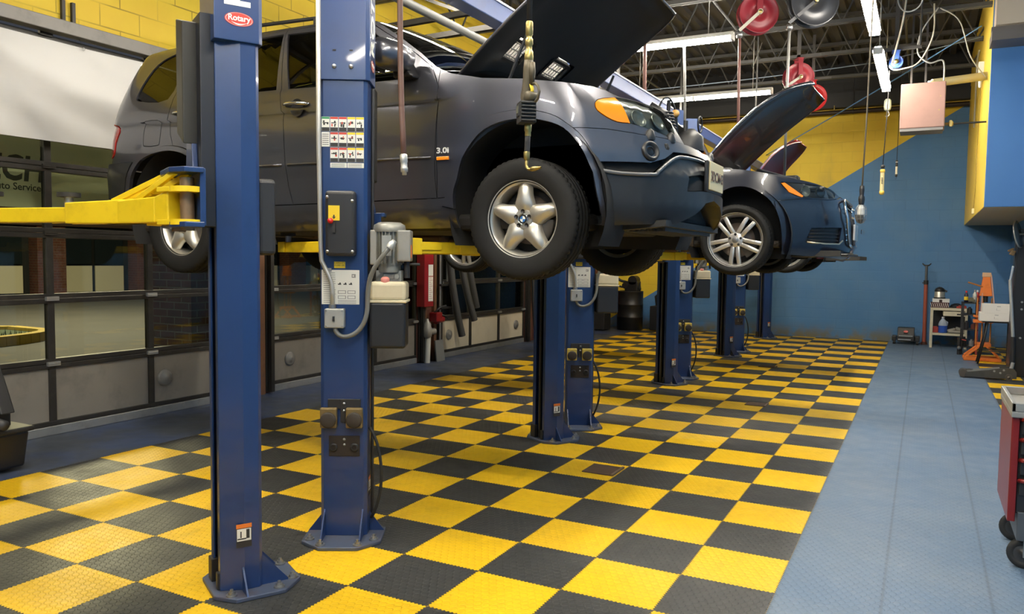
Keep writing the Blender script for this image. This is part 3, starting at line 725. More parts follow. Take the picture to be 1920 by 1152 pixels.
# ================= cars =================
def lerp_tab(tab,z,i):
    """monotone cubic through the table's points"""
    n=len(tab)
    if z<=tab[0][0]: return tab[0][i]
    if z>=tab[-1][0]: return tab[-1][i]
    k=0
    while tab[k+1][0]<z: k+=1
    def d(j): return (tab[j+1][i]-tab[j][i])/(tab[j+1][0]-tab[j][0])
    def m(j):
        if j==0: return d(0)
        if j==n-1: return d(n-2)
        a,b=d(j-1),d(j)
        return 0 if a*b<=0 else 2*a*b/(a+b)
    h=tab[k+1][0]-tab[k][0];t=(z-tab[k][0])/h
    return (tab[k][i]*(1+2*t)*(1-t)**2+h*m(k)*t*(1-t)**2+tab[k+1][i]*t*t*(3-2*t)+h*m(k+1)*t*t*(t-1))
class Surf:
    """Half body of a car: side, front and rear as one sheet over (u, z); u = x along the flank, arc length round the corners."""
    def __init__(s,W,xs,Ln,nn,xr,Lr,nr,prof):
        s.W,s.xs,s.Ln,s.xr,s.Lr,s.prof=W,xs,Ln,xr,Lr,prof
        s.tf=s.table(nn,Ln,W); s.tr=s.table(nr,Lr,W)
        s.umax=xs+s.tf[-1][0]; s.umin=xr-s.tr[-1][0]
    @staticmethod
    def table(n,L,W):
        out=[];px=py=None;a=0.0
        for i in range(401):
            th=(i/400)**2*pi/2 if i<200 else pi/2-((400-i)/400)**2*pi/2 if False else i/400*pi/2
            cx=sin(th)**(2/n);cy=max(cos(th),0)**(2/n)
            if px is not None:a+=hypot((cx-px)*L,(cy-py)*W)
            out.append((a,cx,cy));px,py=cx,cy
        return out
    @staticmethod
    def look(t,v,k):
        lo,hi=0,len(t)-1
        while hi-lo>1:
            m=(lo+hi)//2
            if t[m][k]<=v: lo=m
            else: hi=m
        d=t[hi][k]-t[lo][k]
        f=min(max((v-t[lo][k])/d if d else 0,0),1)
        return [t[lo][j]+(t[hi][j]-t[lo][j])*f for j in range(3)]
    def ins(s,z):
        return [lerp_tab(s.prof,z,i) for i in (1,2,3)]
    crease=None
    def crease_z(s,u): return 1.098-.022*(u+2.1)/1.5
    def P(s,u,z,push=0.0):
        a,b,c=s.ins(z);a-=push;b-=push;c-=push
        if s.crease:
            d=s.crease_z(u)-z
            if d>0: a+=s.crease*min(1,d/.008)*exp(-d/.09)*min(1,max(0,(-.42-u)/.25))*min(1,max(0,(u+4.0)/.15))
        if u>s.xs:
            _,cx,cy=s.look(s.tf,min(u-s.xs,s.tf[-1][0]),0)
            return (s.xs+(s.Ln-b)*cx,(s.W-a)*cy,z)
        if u<s.xr:
            _,cx,cy=s.look(s.tr,min(s.xr-u,s.tr[-1][0]),0)
            return (s.xr-(s.Lr-c)*cx,(s.W-a)*cy,z)
        return (u,s.W-a,z)
    def N(s,u,z,e=.0015):
        w=.009
        ua,ub=max(u-w,s.umin+.001),min(u+w,s.umax-.001)
        if ub-ua<w: ua,ub=ub-w,ua+w
        a,b,c,d=s.P(ub,z),s.P(ua,z),s.P(u,z+e),s.P(u,z-e)
        p=[a[i]-b[i] for i in range(3)];q=[c[i]-d[i] for i in range(3)]
        n=[p[1]*q[2]-p[2]*q[1],p[2]*q[0]-p[0]*q[2],p[0]*q[1]-p[1]*q[0]]
        l=sqrt(sum(t*t for t in n)) or 1
        k=-1/l if (n[1]<0 or (abs(n[1])<.02*l and n[0]*(1 if u>-1.5 else -1)<0)) else 1/l
        return [t*k for t in n]
    def hw(s,x,z):
        a,b,c=s.ins(z)
        if x>s.xs:
            r=(x-s.xs)/(s.Ln-b)
            return -1 if r>=1 else (s.W-a)*s.look(s.tf,r,1)[2]
        if x<s.xr:
            r=(s.xr-x)/(s.Lr-c)
            return -1 if r>=1 else (s.W-a)*s.look(s.tr,r,1)[2]
        return s.W-a
    def u_of(s,x,z):
        a,b,c=s.ins(z)
        if x>s.xs: return s.xs+s.look(s.tf,(x-s.xs)/(s.Ln-b),1)[0]
        if x<s.xr: return s.xr-s.look(s.tr,(s.xr-x)/(s.Lr-c),1)[0]
        return x
BMW=Surf(.93,-.02,.85,2.6,-3.36,.52,3.4,[
 (.24,.12,.16,.16),(.30,.07,.08,.10),(.36,.03,.03,.06),(.45,.012,.0,.03),(.60,.010,.0,.0),(.66,.008,.03,.0),(.73,.0,.05,.0),(.80,.003,.08,.02),(.90,.0,.13,.06),(1.0,.002,.20,.07),(1.09,.006,.33,.08),(1.16,.016,.40,.09),(1.25,.04,.5,.11),(1.40,.085,.6,.19),(1.55,.14,.7,.30),(1.66,.19,.75,.42),(1.72,.25,.8,.52)])
BMW.crease=.028
AUDI=Surf(.937,.0,.93,2.3,-3.2,.75,2.8,[
 (.14,.12,.10,.16),(.20,.06,.03,.10),(.30,.02,.0,.05),(.45,.006,.0,.0),(.60,.0,.02,.0),(.68,.004,.05,.02),(.72,.0,.06,.02),(.80,.012,.10,.05),(.90,.03,.2,.08),(.96,.05,.3,.12),(1.10,.12,.5,.25),(1.25,.20,.6,.4),(1.40,.30,.8,.5)])
def paint(name, c, metal=.6, rough=.3):
    if name in MATS: return MATS[name]
    t = NT(name, rough, metal, c); i = t.b.inputs
    i['Coat Weight'].default_value = 1.; i['Coat Roughness'].default_value = .03
    MATS[name] = t.m; return t.m
CARGLASS = glass_mat('car_glass', (.55, .68, .62), .45, .01)
TINTGLASS = glass_mat('tinted_car_glass', (.5, .55, .5), .16, .01)
LENS = glass_mat('lamp_lens', (.85, .9, .86), .6, .03)
CHROME = M('chrome', (.72, .72, .72), .12, 1.)
ALLOY = M('alloy_silver', (.56, .53, .46), .34, .75, .25, (.2, .16, .1), 6)
ALLOYB = M('alloy_bright', (.62, .60, .56), .3, .75, .2, (.15, .12, .09), 6)
TYRE = M('tyre', (.011, .011, .0105), .7, 0, .3, (.022, .02, .018), 7)
TYRE.node_tree.nodes['Principled BSDF'].inputs['Specular IOR Level'].default_value = .22
LINER = M('arch_liner', (.007, .007, .007), .8)
UNDER = M('underbody', (.016, .014, .012), .75, .1, .6, (.06, .035, .02), 5)
AMBER = M('amber_lens', (.85, .24, .01), .18, 0, 0, coat=.6)
REDLENS = M('red_lens', (.42, .012, .01), .15, 0, 0, coat=.6)
LAMPIN = M('lamp_reflector', (.55, .56, .53), .25, .6)
CLAD = M('grey_cladding', (.016, .016, .016), .42, 0, .2, (.035, .032, .026), 5)
TRIMBLK = M('trim_black', (.010, .010, .011), .4)
SEAT = M('seat_cloth', (.035, .033, .03), .8)
def spl(pts, n=5, closed=False):
    """Catmull-Rom through points"""
    P = [Vector(p) for p in pts]; out = []; m = len(P)
    g = (lambda i: P[i % m]) if closed else (lambda i: P[min(max(i, 0), m - 1)])
    for i in range(m if closed else m - 1):
        a, b, c, d = g(i - 1), g(i), g(i + 1), g(i + 2)
        for k in range(n):
            t = k / n; out.append(.5 * ((2 * b) + (c - a) * t + (2 * a - 5 * b + 4 * c - d) * t * t + (3 * b - a - 3 * c + d) * t**3))
    if not closed: out.append(P[-1])
    return [tuple(p) for p in out]
def inside(p, poly):
    r = False; x, y = p; j = len(poly) - 1
    for i in range(len(poly)):
        xi, yi = poly[i]; xj, yj = poly[j]
        if (yi > y) != (yj > y) and x < (xj - xi) * (y - yi) / (yj - yi) + xi: r = not r
        j = i
    return r
def dens(poly, step):
    out = []
    for a, b in zip(poly, poly[1:] + poly[:1]):
        n = max(1, int(hypot(b[0] - a[0], b[1] - a[1]) / step + .5))
        out += [(a[0] + (b[0] - a[0]) * k / n, a[1] + (b[1] - a[1]) * k / n) for k in range(n)]
    return out
def sheet(S, car, outline, panels, step=.055, flange=.014, gap=.0025, lines=()):
    """cut the half-body sheet into panels; each panel becomes a part on either side.
    panels: (name, polygon or None for all that is left, material, push, opts); earlier ones win; name None = hole"""
    polys = [outline] + [p[1] for p in panels if p[1]]
    vs, es = [], []
    for i, pl in enumerate(polys):
        q = dens(pl, step * .7); b = len(vs); vs += [Vector(v) for v in q]; es += [(b + k, b + (k + 1) % len(q)) for k in range(len(q))]
    for ln in lines:
        b = len(vs); vs += [Vector(v) for v in ln]; es += [(b + k, b + k + 1) for k in range(len(ln) - 1)]
    u0, u1 = min(v[0] for v in outline), max(v[0] for v in outline); z0, z1 = min(v[1] for v in outline), max(v[1] for v in outline)
    u = u0
    j = 0
    while u < u1:
        z = z0 + (step * .5 if j % 2 else 0)
        while z < z1:
            if inside((u, z), outline) and not (S.crease and abs(z - S.crease_z(u)) < .07): vs.append(Vector((u, z)))
            z += step
        u += step * .87; j += 1
    V2, E2, F2, *_ = delaunay_2d_cdt(vs, es, [], 0, 1e-4)
    tris = {}
    for f in F2:
        c = sum((V2[i] for i in f), Vector((0, 0))) / len(f); c = (c.x, c.y)
        if not inside(c, outline): continue
        for k, p in enumerate(panels):
            if p[1] is None or inside(c, p[1]):
                if p[1] is None and len(p) > 4 and 'when' in p[4] and not p[4]['when'](c): continue
                tris.setdefault(k, []).append(f); break
    made = {}
    for k, fs in tris.items():
        name, _, mat, push = panels[k][:4]; opt = panels[k][4] if len(panels[k]) > 4 else {}
        if name is None: continue
        for side in (-1, 1):
            bm = bmesh.new(); mp = {}; lay = bm.verts.layers.int.new('src')
            for f in fs:
                for i in f:
                    if i not in mp:
                        x, y, z = S.P(V2[i].x, V2[i].y, push); mp[i] = bm.verts.new((x, y * side, z)); mp[i][lay] = i + 1
                try: bm.faces.new([mp[i] for i in f])
                except ValueError: pass
            bmesh.ops.recalc_face_normals(bm, faces=bm.faces)
            s = sum((f.normal.y * side + f.normal.x * (1 if f.calc_center_median().x > -1.5 else -1) * .5) * f.calc_area() for f in bm.faces)
            if s < 0: bmesh.ops.reverse_faces(bm, faces=bm.faces)
            bm.normal_update()
            for f in bm.faces: f.smooth = True
            be = [e for e in bm.edges if e.is_boundary and not all(abs(v.co.y) < .012 for v in e.verts)]
            if gap:
                mv = {}
                for e in be:
                    f = e.link_faces[0]; c = f.calc_center_median()
                    t = (e.verts[1].co - e.verts[0].co).normalized(); d = c - e.verts[0].co; d -= t * d.dot(t); d.normalize()
                    for v in e.verts: mv[v] = mv.get(v, Vector()) + d
                for v, d in mv.items(): v.co += d.normalized() * gap if d.length > 1e-6 else Vector()
            nr = {v: v.normal.copy() for e in be for v in e.verts}
            ex = bmesh.ops.extrude_edge_only(bm, edges=be)
            nv = [g for g in ex['geom'] if isinstance(g, bmesh.types.BMVert)]
            for g in ex['geom']:
                if isinstance(g, bmesh.types.BMFace): g.smooth = False
            for v in nv:
                src = min((e.other_vert(v) for e in v.link_edges), key=lambda q: (q.co - v.co).length)
                v.co -= nr.get(src, Vector((0, side, 0))) * (flange + push)
            for e in be: e.smooth = False
            src = [v[lay] - 1 for v in bm.verts]
            me = bpy.data.meshes.new(name); bm.to_mesh(me); bm.free(); me.materials.append(mat)
            def an(i):
                u, z = V2[i].x, V2[i].y; n = Vector(S.N(min(max(u, S.umin + .012), S.umax - .012), z))
                return (n.x, n.y * side, n.z)
            cache = {}; ln = []
            for p in me.polygons:
                for li in p.loop_indices:
                    if p.use_smooth:
                        i = src[me.loops[li].vertex_index]
                        if i not in cache: cache[i] = an(i)
                        ln.append(cache[i])
                    else: ln.append(tuple(p.normal))
            me.normals_split_custom_set(ln)
            o = bpy.data.objects.new(name, me); COL.objects.link(o); o.parent = car
            made.setdefault(name, []).append(o)
    return made
def tyre_mesh(m, r, w, rr, seg=96):
    """tyre along y, outer face at -y; r tread radius, rr rim radius"""
    h = w / 2
    prof = [(rr - .01, -h * .72), (rr + .005, -h * .86), (rr + .02, -h * .90), (rr + (r - rr) * .45, -h), (r - .035, -h * .97), (r - .016, -h * .90), (r - .004, -h * .78)]
    for a, b in ((-.62, -.54), (-.22, -.14), (.14, .22), (.54, .62)): prof += [(r - .001, h * (a - .02)), (r - .010, h * a), (r - .010, h * b), (r - .001, h * (b + .02))]
    prof += [(r - .004, h * .78), (r - .016, h * .9), (r - .035, h * .97), (rr + (r - rr) * .45, h), (rr + .02, h * .9), (rr - .01, h * .72)]
    n = len(prof); b0 = len(m.v)
    m.lathe(prof, (0, 0, 0), (0, 1, 0), seg)
    for i in range(seg):
        if i % 3 == 0:
            for k in (5, 6, 7, n - 7, n - 6, n - 5):
                x, y, z = m.v[b0 + i * n + k]; q = (r - .014 if k in (5, n - 5) else r - .011) / hypot(x, z)
                if q < 1: m.v[b0 + i * n + k] = (x * q, y, z * q)
def ring(m, r0, r1, y, n=40):
    vs = [(r * cos(2 * pi * i / n), y, r * sin(2 * pi * i / n)) for r in (r0, r1) for i in range(n)]
    m.add(vs, [(i, (i + 1) % n, n + (i + 1) % n, n + i) for i in range(n)])
def wheel(car, pos, side, r, w, rr, style, camber=0., toe=0.):
    W = empty('wheel', parent=car); W.location = pos; W.rotation_euler = (0, 0, (0 if side < 0 else pi) + toe)
    m = MB(); m.smooth = True; tyre_mesh(m, r, w, rr, 180); m.build('tyre', TYRE, W)
    h = w / 2; R = rr
    al = ALLOY if style == 'star' else ALLOYB
    m = MB()
    m.lathe([(R - .005, -h * .80), (R + .008, -h * .84), (R + .010, -h * .78), (R - .012, -h * .70), (R - .022, -h * .5), (R - .035, -h * .2), (R - .035, h * .6), (R + .005, h * .75)], (0, 0, 0), (0, 1, 0), 64)
    m.build('rim', al, W)
    y0 = -h * .62                                            # hub face
    m = MB()
    if style == 'star':
        for k in range(5):
            a = radians(90 + 72 * k); u = Vector((cos(a), 0, sin(a))); v = Vector((-sin(a), 0, cos(a)))
            def p(ra, s, y): return u * ra + v * s + Vector((0, y, 0))
            st = [(.050, .056, y0 - .002, .03), (.085, .055, y0 - .012, .03), (.135, .041, y0 - .014, .03), (.18, .033, y0 - .008, .028), (R - .012, .020, y0 + .006, .02)]
            st = [tuple(q) for q in spl(st, 4)]
            rows = [[p(ra, -s - .008, y + .045), p(ra, -s - .002, y + .016), p(ra, -s * .82, y + .006), p(ra, -s * .30, y - .004), p(ra, 0, y - .006), p(ra, s * .30, y - .004), p(ra, s * .82, y + .006), p(ra, s + .002, y + .016), p(ra, s + .008, y + .045)] for ra, s, y, d in st]
            m.grid(rows); m.add(rows[-1], [tuple(range(9))])
        # web with rounded windows between the spokes
        n = 100; inner, outer = [], []
        for i in range(n):
            a = 2 * pi * i / n + pi / 2; q = abs(((a - pi / 2) / radians(72) + .5) % 1 - .5) * 2       # 0 at a spoke, 1 midway
            inner.append((R - .016) if q < .30 else R - .016 - .016 * (1 - (q - .3) / .7) ** 2)
            outer.append(a)
        vs = [((R + .0) * cos(a), y0 + .02, (R + .0) * sin(a)) for a in outer] + [(q * cos(a), y0 + .028, q * sin(a)) for a, q in zip(outer, inner)]
        m.add(vs, [(i, (i + 1) % n, n + (i + 1) % n, n + i) for i in range(n)])
        n = 100; vs = []
        for i in range(n):
            a = 2 * pi * i / n + pi / 2; q = abs(((a - pi / 2) / radians(72) + .5) % 1 - .5) * 2
            vs.append(((.105 - .03 * q) * cos(a), y0 + .004, (.105 - .03 * q) * sin(a)))
        m.add(vs + [(v[0] * .55, y0 - .004, v[2] * .55) for v in vs], [(i, (i + 1) % n, n + (i + 1) % n, n + i) for i in range(n)])
        m.lathe([(0, .004), (.055, .002), (.06, -.004)], (0, y0 - .004, 0), (0, -1, 0), 30)
    else:
        for k in range(5):
            a = radians(-90 + 72 * k); u = Vector((cos(a), 0, sin(a))); v = Vector((-sin(a), 0, cos(a)))
            for s in (-1, 1):
                rows = []
                for ra, off, hw_, y in ((.055, .022, .017, y0), (.11, .026, .0185, y0 - .010), (.17, .033, .0185, y0 - .010), (R - .012, .040, .0175, y0 + .004)):
                    rows.append([u * ra + v * (s * off + q) + Vector((0, y + yy, 0)) for q, yy in ((-hw_, .03), (-hw_, .004), (-hw_ * .5, 0), (hw_ * .5, 0), (hw_, .004), (hw_, .03))])
                m.grid(rows)
        m.lathe([(0, .010), (.05, .008), (.068, .0), (.075, -.02)], (0, y0, 0), (0, -1, 0), 32)
    m.build('spokes', al, W, auto=.75)
    m = MB(); n = 28
    if style == 'star':
        m.cur = 0
        vs = [(.026 * cos(2 * pi * i / n), y0 - .0105, .026 * sin(2 * pi * i / n)) for i in range(n)]; m.add(vs, [list(range(n))])
        for q in range(4):
            m.cur = 1 + (q % 2); vs = [(0, y0 - .0115, 0)] + [(.017 * cos(pi / 2 * (q + i / 8)), y0 - .0115, .017 * sin(pi / 2 * (q + i / 8))) for i in range(9)]; m.add(vs, [list(range(10))])
        m.cur = 3; m.lathe([(.027, 0), (.029, .003), (.031, 0)], (0, y0 - .010, 0), (0, -1, 0), 28)
        m.build('hub_badge', [TRIMBLK, PAPER, M('badge_blue', (.03, .16, .45), .3), CHROME], W, label='round badge quartered blue and white')
    else:
        m.lathe([(0, .004), (.024, .003), (.030, -.002)], (0, y0 - .010, 0), (0, -1, 0), 24)
        m.build('hub_badge', M('hub_grey', (.22, .22, .22), .4, .6), W)
    m = MB()
    for k in range(5):
        a = radians((90 if style == 'star' else -54) + 72 * k); rr_ = .044 if style == 'star' else .052
        m.lathe([(0, .0), (.011, .001), (.0125, .004 if style == 'star' else .0)], (rr_ * cos(a), y0 - (.0095 if style == 'star' else .0085), rr_ * sin(a)), (0, -1, 0), 14)
    m.build('bolt_recess', TRIMBLK, W)
    m = MB(); m.lathe([(.03, -.03), (R * .62, -.03), (R * .64, -.02), (R * .64, .0), (.05, .0)], (0, .0, 0), (0, -1, 0), 40); m.build('brake_disc', M('disc_steel', (.16, .13, .11), .45, .7, .5, (.1, .05, .03), 9), W)
    m = MB(); a = radians(150)
    m.lathe([(R * .40, -.05), (R * .74, -.05), (R * .76, .035), (R * .40, .035)], (0, -.005, 0), (0, -1, 0), 10, a - .5, a + .5); m.build('brake_caliper', M('caliper_grey', (.10, .09, .08), .6, .4), W)
    m = MB(); m.lathe([(.0, .02), (R - .04, .02), (R - .035, .07)], (0, 0, 0), (0, 1, 0), 36); m.build('hub_back', LINER, W)
    return W
def hood(car, hx, hz, th, stations, paintm, underm, vents=(), crown=.05, droop=.06, liner=True):
    """opened bonnet hinged at the windscreen: stations (distance from hinge, half width, sag)"""
    H = empty('hood', parent=car); H.location = (hx, 0, hz); H.rotation_euler = (0, -th, 0)
    NV = 24
    def pt(l, hw_, sag, q, off):
        s = q / NV * 2 - 1
        edge = abs(s) ** 4
        return (l, hw_ * s, crown * (1 - s * s) - droop * edge - sag - off)
    rows = spl([(a, b, c) for a, b, c in stations], 6)
    m = MB(); m.smooth = True; m.grid([[pt(l, w_, g, q, 0) for q in range(NV + 1)] for l, w_, g in rows])
    def inv(l, y): return any(a <= l <= b and c <= y <= d for a, b, c, d in vents)
    keep = []
    def prune(m):
        f2, a, b = [], [], []
        for f, i, s in zip(m.f, m.mi, m.sm):
            c = sum((Vector(m.v[k]) for k in f), Vector()) / len(f)
            if not inv(c.x, c.y): f2.append(f); a.append(i); b.append(s)
        m.f, m.mi, m.sm = f2, a, b
    prune(m); m.build('hood_skin', paintm, H, smooth=True)
    m = MB(); m.smooth = True
    def rib(l, q):
        s = abs(q / NV * 2 - 1); e = min(1, (1 - s) * 7); f = min(1, max(0, (rows[-1][0] - l) * 9)); b = min(1, max(0, l * 12))
        return .012 + .034 * (e * f * b)
    m.grid([[pt(l, w_ - .006, g, q, rib(l, q)) for q in range(NV + 1)] for l, w_, g in rows]); prune(m)
    m.build('hood_liner', underm, H, smooth=True)
    m = MB()                                                   # rolled rim
    for q in (0, NV): m.tube([Vector(pt(l, w_, g, q, .008)) for l, w_, g in rows], .009, 6)
    m.tube([Vector(pt(*rows[-1], q, .008)) for q in range(NV + 1)], .010, 6)
    m.build('hood_edge', paintm, H)
    for a, b, c, d in vents:
        g = MB()
        for k in range(7): y = c + (d - c) * (k + .5) / 7; g.beam((a - .01, y, crown - .02), (b + .01, y, crown - .02), .010, .02)
        for k in range(3): l = a + (b - a) * (k + .5) / 3; g.beam((l, c, crown - .03), (l, d, crown - .03), .006, .012)
        g.build('vent_slat', ALLOYB, H); g = MB()  # bright alloy colour stands in for light reflecting off the slats
        for p, q in (((a, c), (b, c)), ((b, c), (b, d)), ((b, d), (a, d)), ((a, d), (a, c))): g.beam((*p, crown - .03), (*q, crown - .03), .02, .05)
        g.build('vent_frame', TRIMBLK, H)
    return H
def roof_loft(car, name, side, mat, crown, n=14, smooth=True, flip=False):
    """surface spanned between the two roof edges; side = list of (x, y, z) of the +y edge"""
    m = MB(); m.smooth = True
    m.grid([[(x, y * (k / n * 2 - 1), z + crown * (1 - (k / n * 2 - 1) ** 2)) for k in range(n + 1)] for x, y, z in side])
    return m.build(name, mat, car)
def screen(car, name, low, high, mat, bulge, n=16, rows=8, lz=0.):
    """curved glass between a lower and an upper line; each = (x, y, z) at the +y corner; bulge forwards in the middle"""
    m = MB(); m.smooth = True; L, H = Vector(low), Vector(high); g = []
    for j in range(rows + 1):
        t = j / rows; row = []
        for k in range(n + 1):
            s = k / n * 2 - 1; p = L.lerp(H, t); c = 1 - abs(s) ** 2.2
            row.append((p.x + bulge[0] * c * (1 - t) + bulge[1] * c * t, p.y * s, p.z + c * (lz * (1 - t) + bulge[2] * t) + .03 * sin(pi * t) * (1 if bulge[0] > 0 else .5)))
        g.append(row)
    m.grid(g); return m.build(name, mat, car)
def interior(car, zf, belt, x0, x1, hwid, roofz):
    m = MB(); m.span((x0, -hwid, zf), (x1, hwid, zf + .04)); m.build('cabin_floor', LINER, car)
    m = MB(); m.span((x1 - .42, -hwid + .04, zf + .3), (x1 + .05, hwid - .04, belt + .02)); m.build('dashboard', TRIMBLK, car, bevel=.06)
    for x in (x1 - 1.0, x1 - 1.95):
        for y in (-.36, .36):
            s = empty('seat', parent=car); s.location = (x, y, zf)
            m = MB(); m.box((.05, 0, .30), (.5, .5, .16)); m.build('seat_cushion', SEAT, s, bevel=.05, seg=3)
            m = MB(); m.box((-.24, 0, .62), (.14, .48, .62), ry=-.2); m.build('seat_back', SEAT, s, bevel=.05, seg=3)
            m = MB(); m.box((-.32, 0, 1.02), (.10, .26, .17), ry=-.15); m.build('head_restraint', SEAT, s, bevel=.04, seg=3)
    m = MB(); m.lathe([(.175, .012), (.187, 0), (.175, -.012), (.163, 0), (.175, .012)], (x1 - .62, .36, belt - .02), (-.85, 0, .5), 28); m.cyl((x1 - .62, .36, belt - .02), (x1 - .35, .36, belt - .15), .03, 10); m.build('steering_wheel', TRIMBLK, car)
def arches(car, S, cx, cz, r, zlow=.2, depth=.30):
    for side in (-1, 1):
        m = MB(); m.smooth = True; W = S.W
        a0, a1 = radians(-25), radians(205); n = 24
        o = [(cx + r * cos(a0 + (a1 - a0) * i / n), cz + r * sin(a0 + (a1 - a0) * i / n)) for i in range(n + 1)]
        m.grid([[(x, y * side, z) for x, z in o] for y in (W - .02, W - depth - .05)])
        m.smooth = False; m.add([(x, (W - depth - .05) * side, z) for x, z in o], [list(range(n + 1))])
        m.build('wheel_arch_liner', LINER, car)
def handles(car, S, spots, mat, l=.22):
    for u, z in spots:
        for side in (-1, 1):
            h = empty('door_handle', parent=car)
            x, y, _ = S.P(u, z)
            m = MB(); m.lathe([(.0, -.004), (.045, -.002), (.058, .002)], (x, (y - .0) * side, z - .012), (0, side, 0), 20); m.xf(Matrix.Identity(4)); m.build('handle_cup', TRIMBLK, h)
            pts = [Vector((x - l / 2 + l * i / 8, (y + .008 + .03 * sin(pi * i / 8)) * side, z + .01 - .012 * (i / 8 - .5))) for i in range(9)]
            m = MB(); m.tube(pts, [.009] + [.0135] * 7 + [.009], 8); m.build('handle_bar', mat, h)
def mirrors(car, S, x, z, mat, size=(.20, .27, .19), far=None):
    for side in (-1, 1):
        q = empty('door_mirror', parent=car); y = S.W - .05
        if side > 0 and far: size = (size[0], far, size[2]); y -= .05
        m = MB(); m.smooth = True; rows = []
        for t, kx, kz in ((0, .55, .5), (.12, .85, .85), (.5, 1., 1.), (.85, .9, .92), (1, .5, .6)):
            yy = (y + .06 + size[1] * t) * side
            rows.append([(x + size[0] * .5 * kx * (cos(a) * (1.1 if cos(a) > 0 else .75)) + .05 * (1 - t), yy, z + size[2] * .5 * kz * sin(a) * (1 if sin(a) > 0 else .9) + .01 * t) for a in (2 * pi * i / 20 for i in range(21))])
        m.grid(rows); m.add(rows[0][:20], [list(range(20))]); m.add(rows[-1][:20], [list(range(20))[::-1]])
        m.build('mirror_shell', mat, q, weld=True)
        m = MB(); m.prism([(x - .03, z - .10), (x + .12, z - .10), (x + .05, z + .01), (x - .03, z + .0)], (y - .06) * side, (y + .10) * side, 'y'); m.build('mirror_foot', TRIMBLK, q, bevel=.02, seg=3)
        m = MB(); m.box((x - size[0] * .42, (y + .06 + size[1] * .52) * side, z), (.006, size[1] * .78, size[2] * .72)); m.build('mirror_glass', CHROME, q)
def circle(c, r, n=24, k=1.): return [(c[0] + r * cos(2 * pi * i / n), c[1] + r * k * sin(2 * pi * i / n)) for i in range(n)]
def scaled(poly, c, k): return [(c[0] + (x - c[0]) * k, c[1] + (z - c[1]) * k) for x, z in poly]
def strip(car, name, S, pts, mat, r=.008, push=.003):
    for side in (-1, 1):
        m = MB(); m.tube([Vector((p[0], p[1] * side, p[2])) for p in (S.P(u, z, push) for u, z in pts)], r, 6); m.build(name, mat, car)
def line(a, b, n): return [(a[0] + (b[0] - a[0]) * i / n, a[1] + (b[1] - a[1]) * i / n) for i in range(n + 1)]

# ---------- the grey SUV ----------
GREYPAINT = paint('grey_metallic', (.110, .110, .126), .8, .31)
suv = empty('suv', (-1.435, 1.09, 1.44), 0, 'grey SUV on a lift, hood open, with an oil gun hanging over its front wheel', 'car', 'cars raised on the lifts')
S = BMW
fh = spl([(-.46, .28), (-.478, .5), (-.45, .60), (-.411, .716), (-.305, .845), (-.171, .903), (-.018, .915), (.134, .895), (.253, .85), (.329, .76), (.37, .66), (.405, .49), (.44, .37), (.47, .22)], 3)
rh = spl([(-3.50, .30), (-3.40, .52), (-3.345, .70), (-3.262, .81), (-3.156, .858), (-2.993, .885), (-2.866, .88), (-2.745, .845), (-2.60, .755), (-2.49, .62), (-2.43, .48), (-2.39, .22)], 3)
flip = spl([(-.56, .44), (-.515, .56), (-.489, .71), (-.446, .814), (-.351, .906), (-.215, .955), (-.02, .968), (.177, .932), (.285, .872), (.36, .80), (.41, .68), (.44, .5), (.475, .34), (.5, .2)], 3)
rlip = spl([(-3.53, .30), (-3.44, .52), (-3.395, .70), (-3.31, .83), (-3.19, .895), (-2.993, .925), (-2.85, .918), (-2.72, .88), (-2.57, .79), (-2.45, .64), (-2.38, .46)], 3)
gapl = [(-1.99, 1.74), (-1.925, 1.50), (-1.862, 1.245), (-1.868, 1.225), (-1.837, 1.10), (-1.815, .947), (-1.802, .771), (-1.778, .598), (-1.738, .473)]
U0, U1 = S.umin + .001, S.umax - .001
outline = [(U0, .45), (-3.9, .43), (-3.55, .44), (-3.4, .36), (-2.42, .29), (-.5, .31), (.44, .32), (.95, .34), (1.12, .40), (1.26, .475), (U1, .50),
           (U1, .80), (1.13, .815), (1.10, .90), (1.09, .97), (1.05, 1.025), (.90, 1.038), (.73, 1.048), (.685, 1.078), (.60, 1.10), (.376, 1.11), (.12, 1.128), (-.3, 1.174), (-.52, 1.225), (-.63, 1.275), (-.755, 1.374), (-.948, 1.507), (-1.163, 1.640), (-1.325, 1.695), (-1.6, 1.715), (-2.6, 1.72), (-3.2, 1.70), (-3.45, 1.66), (-3.8, 1.63), (U0, 1.62)]
fdoor = [(-.60, .488), (-.616, .62), (-.612, .75), (-.603, .963), (-.597, 1.152), (-.66, 1.275), (-.80, 1.378), (-.985, 1.50), (-1.19, 1.622), (-1.34, 1.668), (-1.6, 1.692), (-1.977, 1.695)] + gapl[1:]
rdoor = gapl[::-1][:-1] + [(-1.977, 1.695), (-2.4, 1.70), (-2.74, 1.695), (-2.83, 1.50), (-2.93, 1.27), (-2.95, 1.12), (-2.92, 1.0), (-2.88, .90), (-2.72, .885), (-2.57, .79), (-2.45, .64), (-2.39, .47)]
qg = spl([(-2.89, 1.655), (-3.12, 1.615), (-3.25, 1.53), (-3.345, 1.34), (-3.30, 1.285), (-2.99, 1.275), (-2.91, 1.50)], 3, True)
rg = [(-1.985, 1.66), (-2.72, 1.655), (-2.81, 1.46), (-2.885, 1.265), (-1.912, 1.248)]
fg = [(-1.94, 1.655), (-1.36, 1.63), (-1.16, 1.555), (-.97, 1.425), (-.82, 1.295), (-.745, 1.222), (-1.15, 1.225), (-1.80, 1.245)]
head = spl([(.489, .966), (.532, 1.016), (.70, 1.036), (.88, 1.030), (1.03, 1.016), (1.082, .965), (1.06, .88), (1.0, .836), (.85, .862), (.70, .886), (.60, .892), (.528, .925)], 3, True)
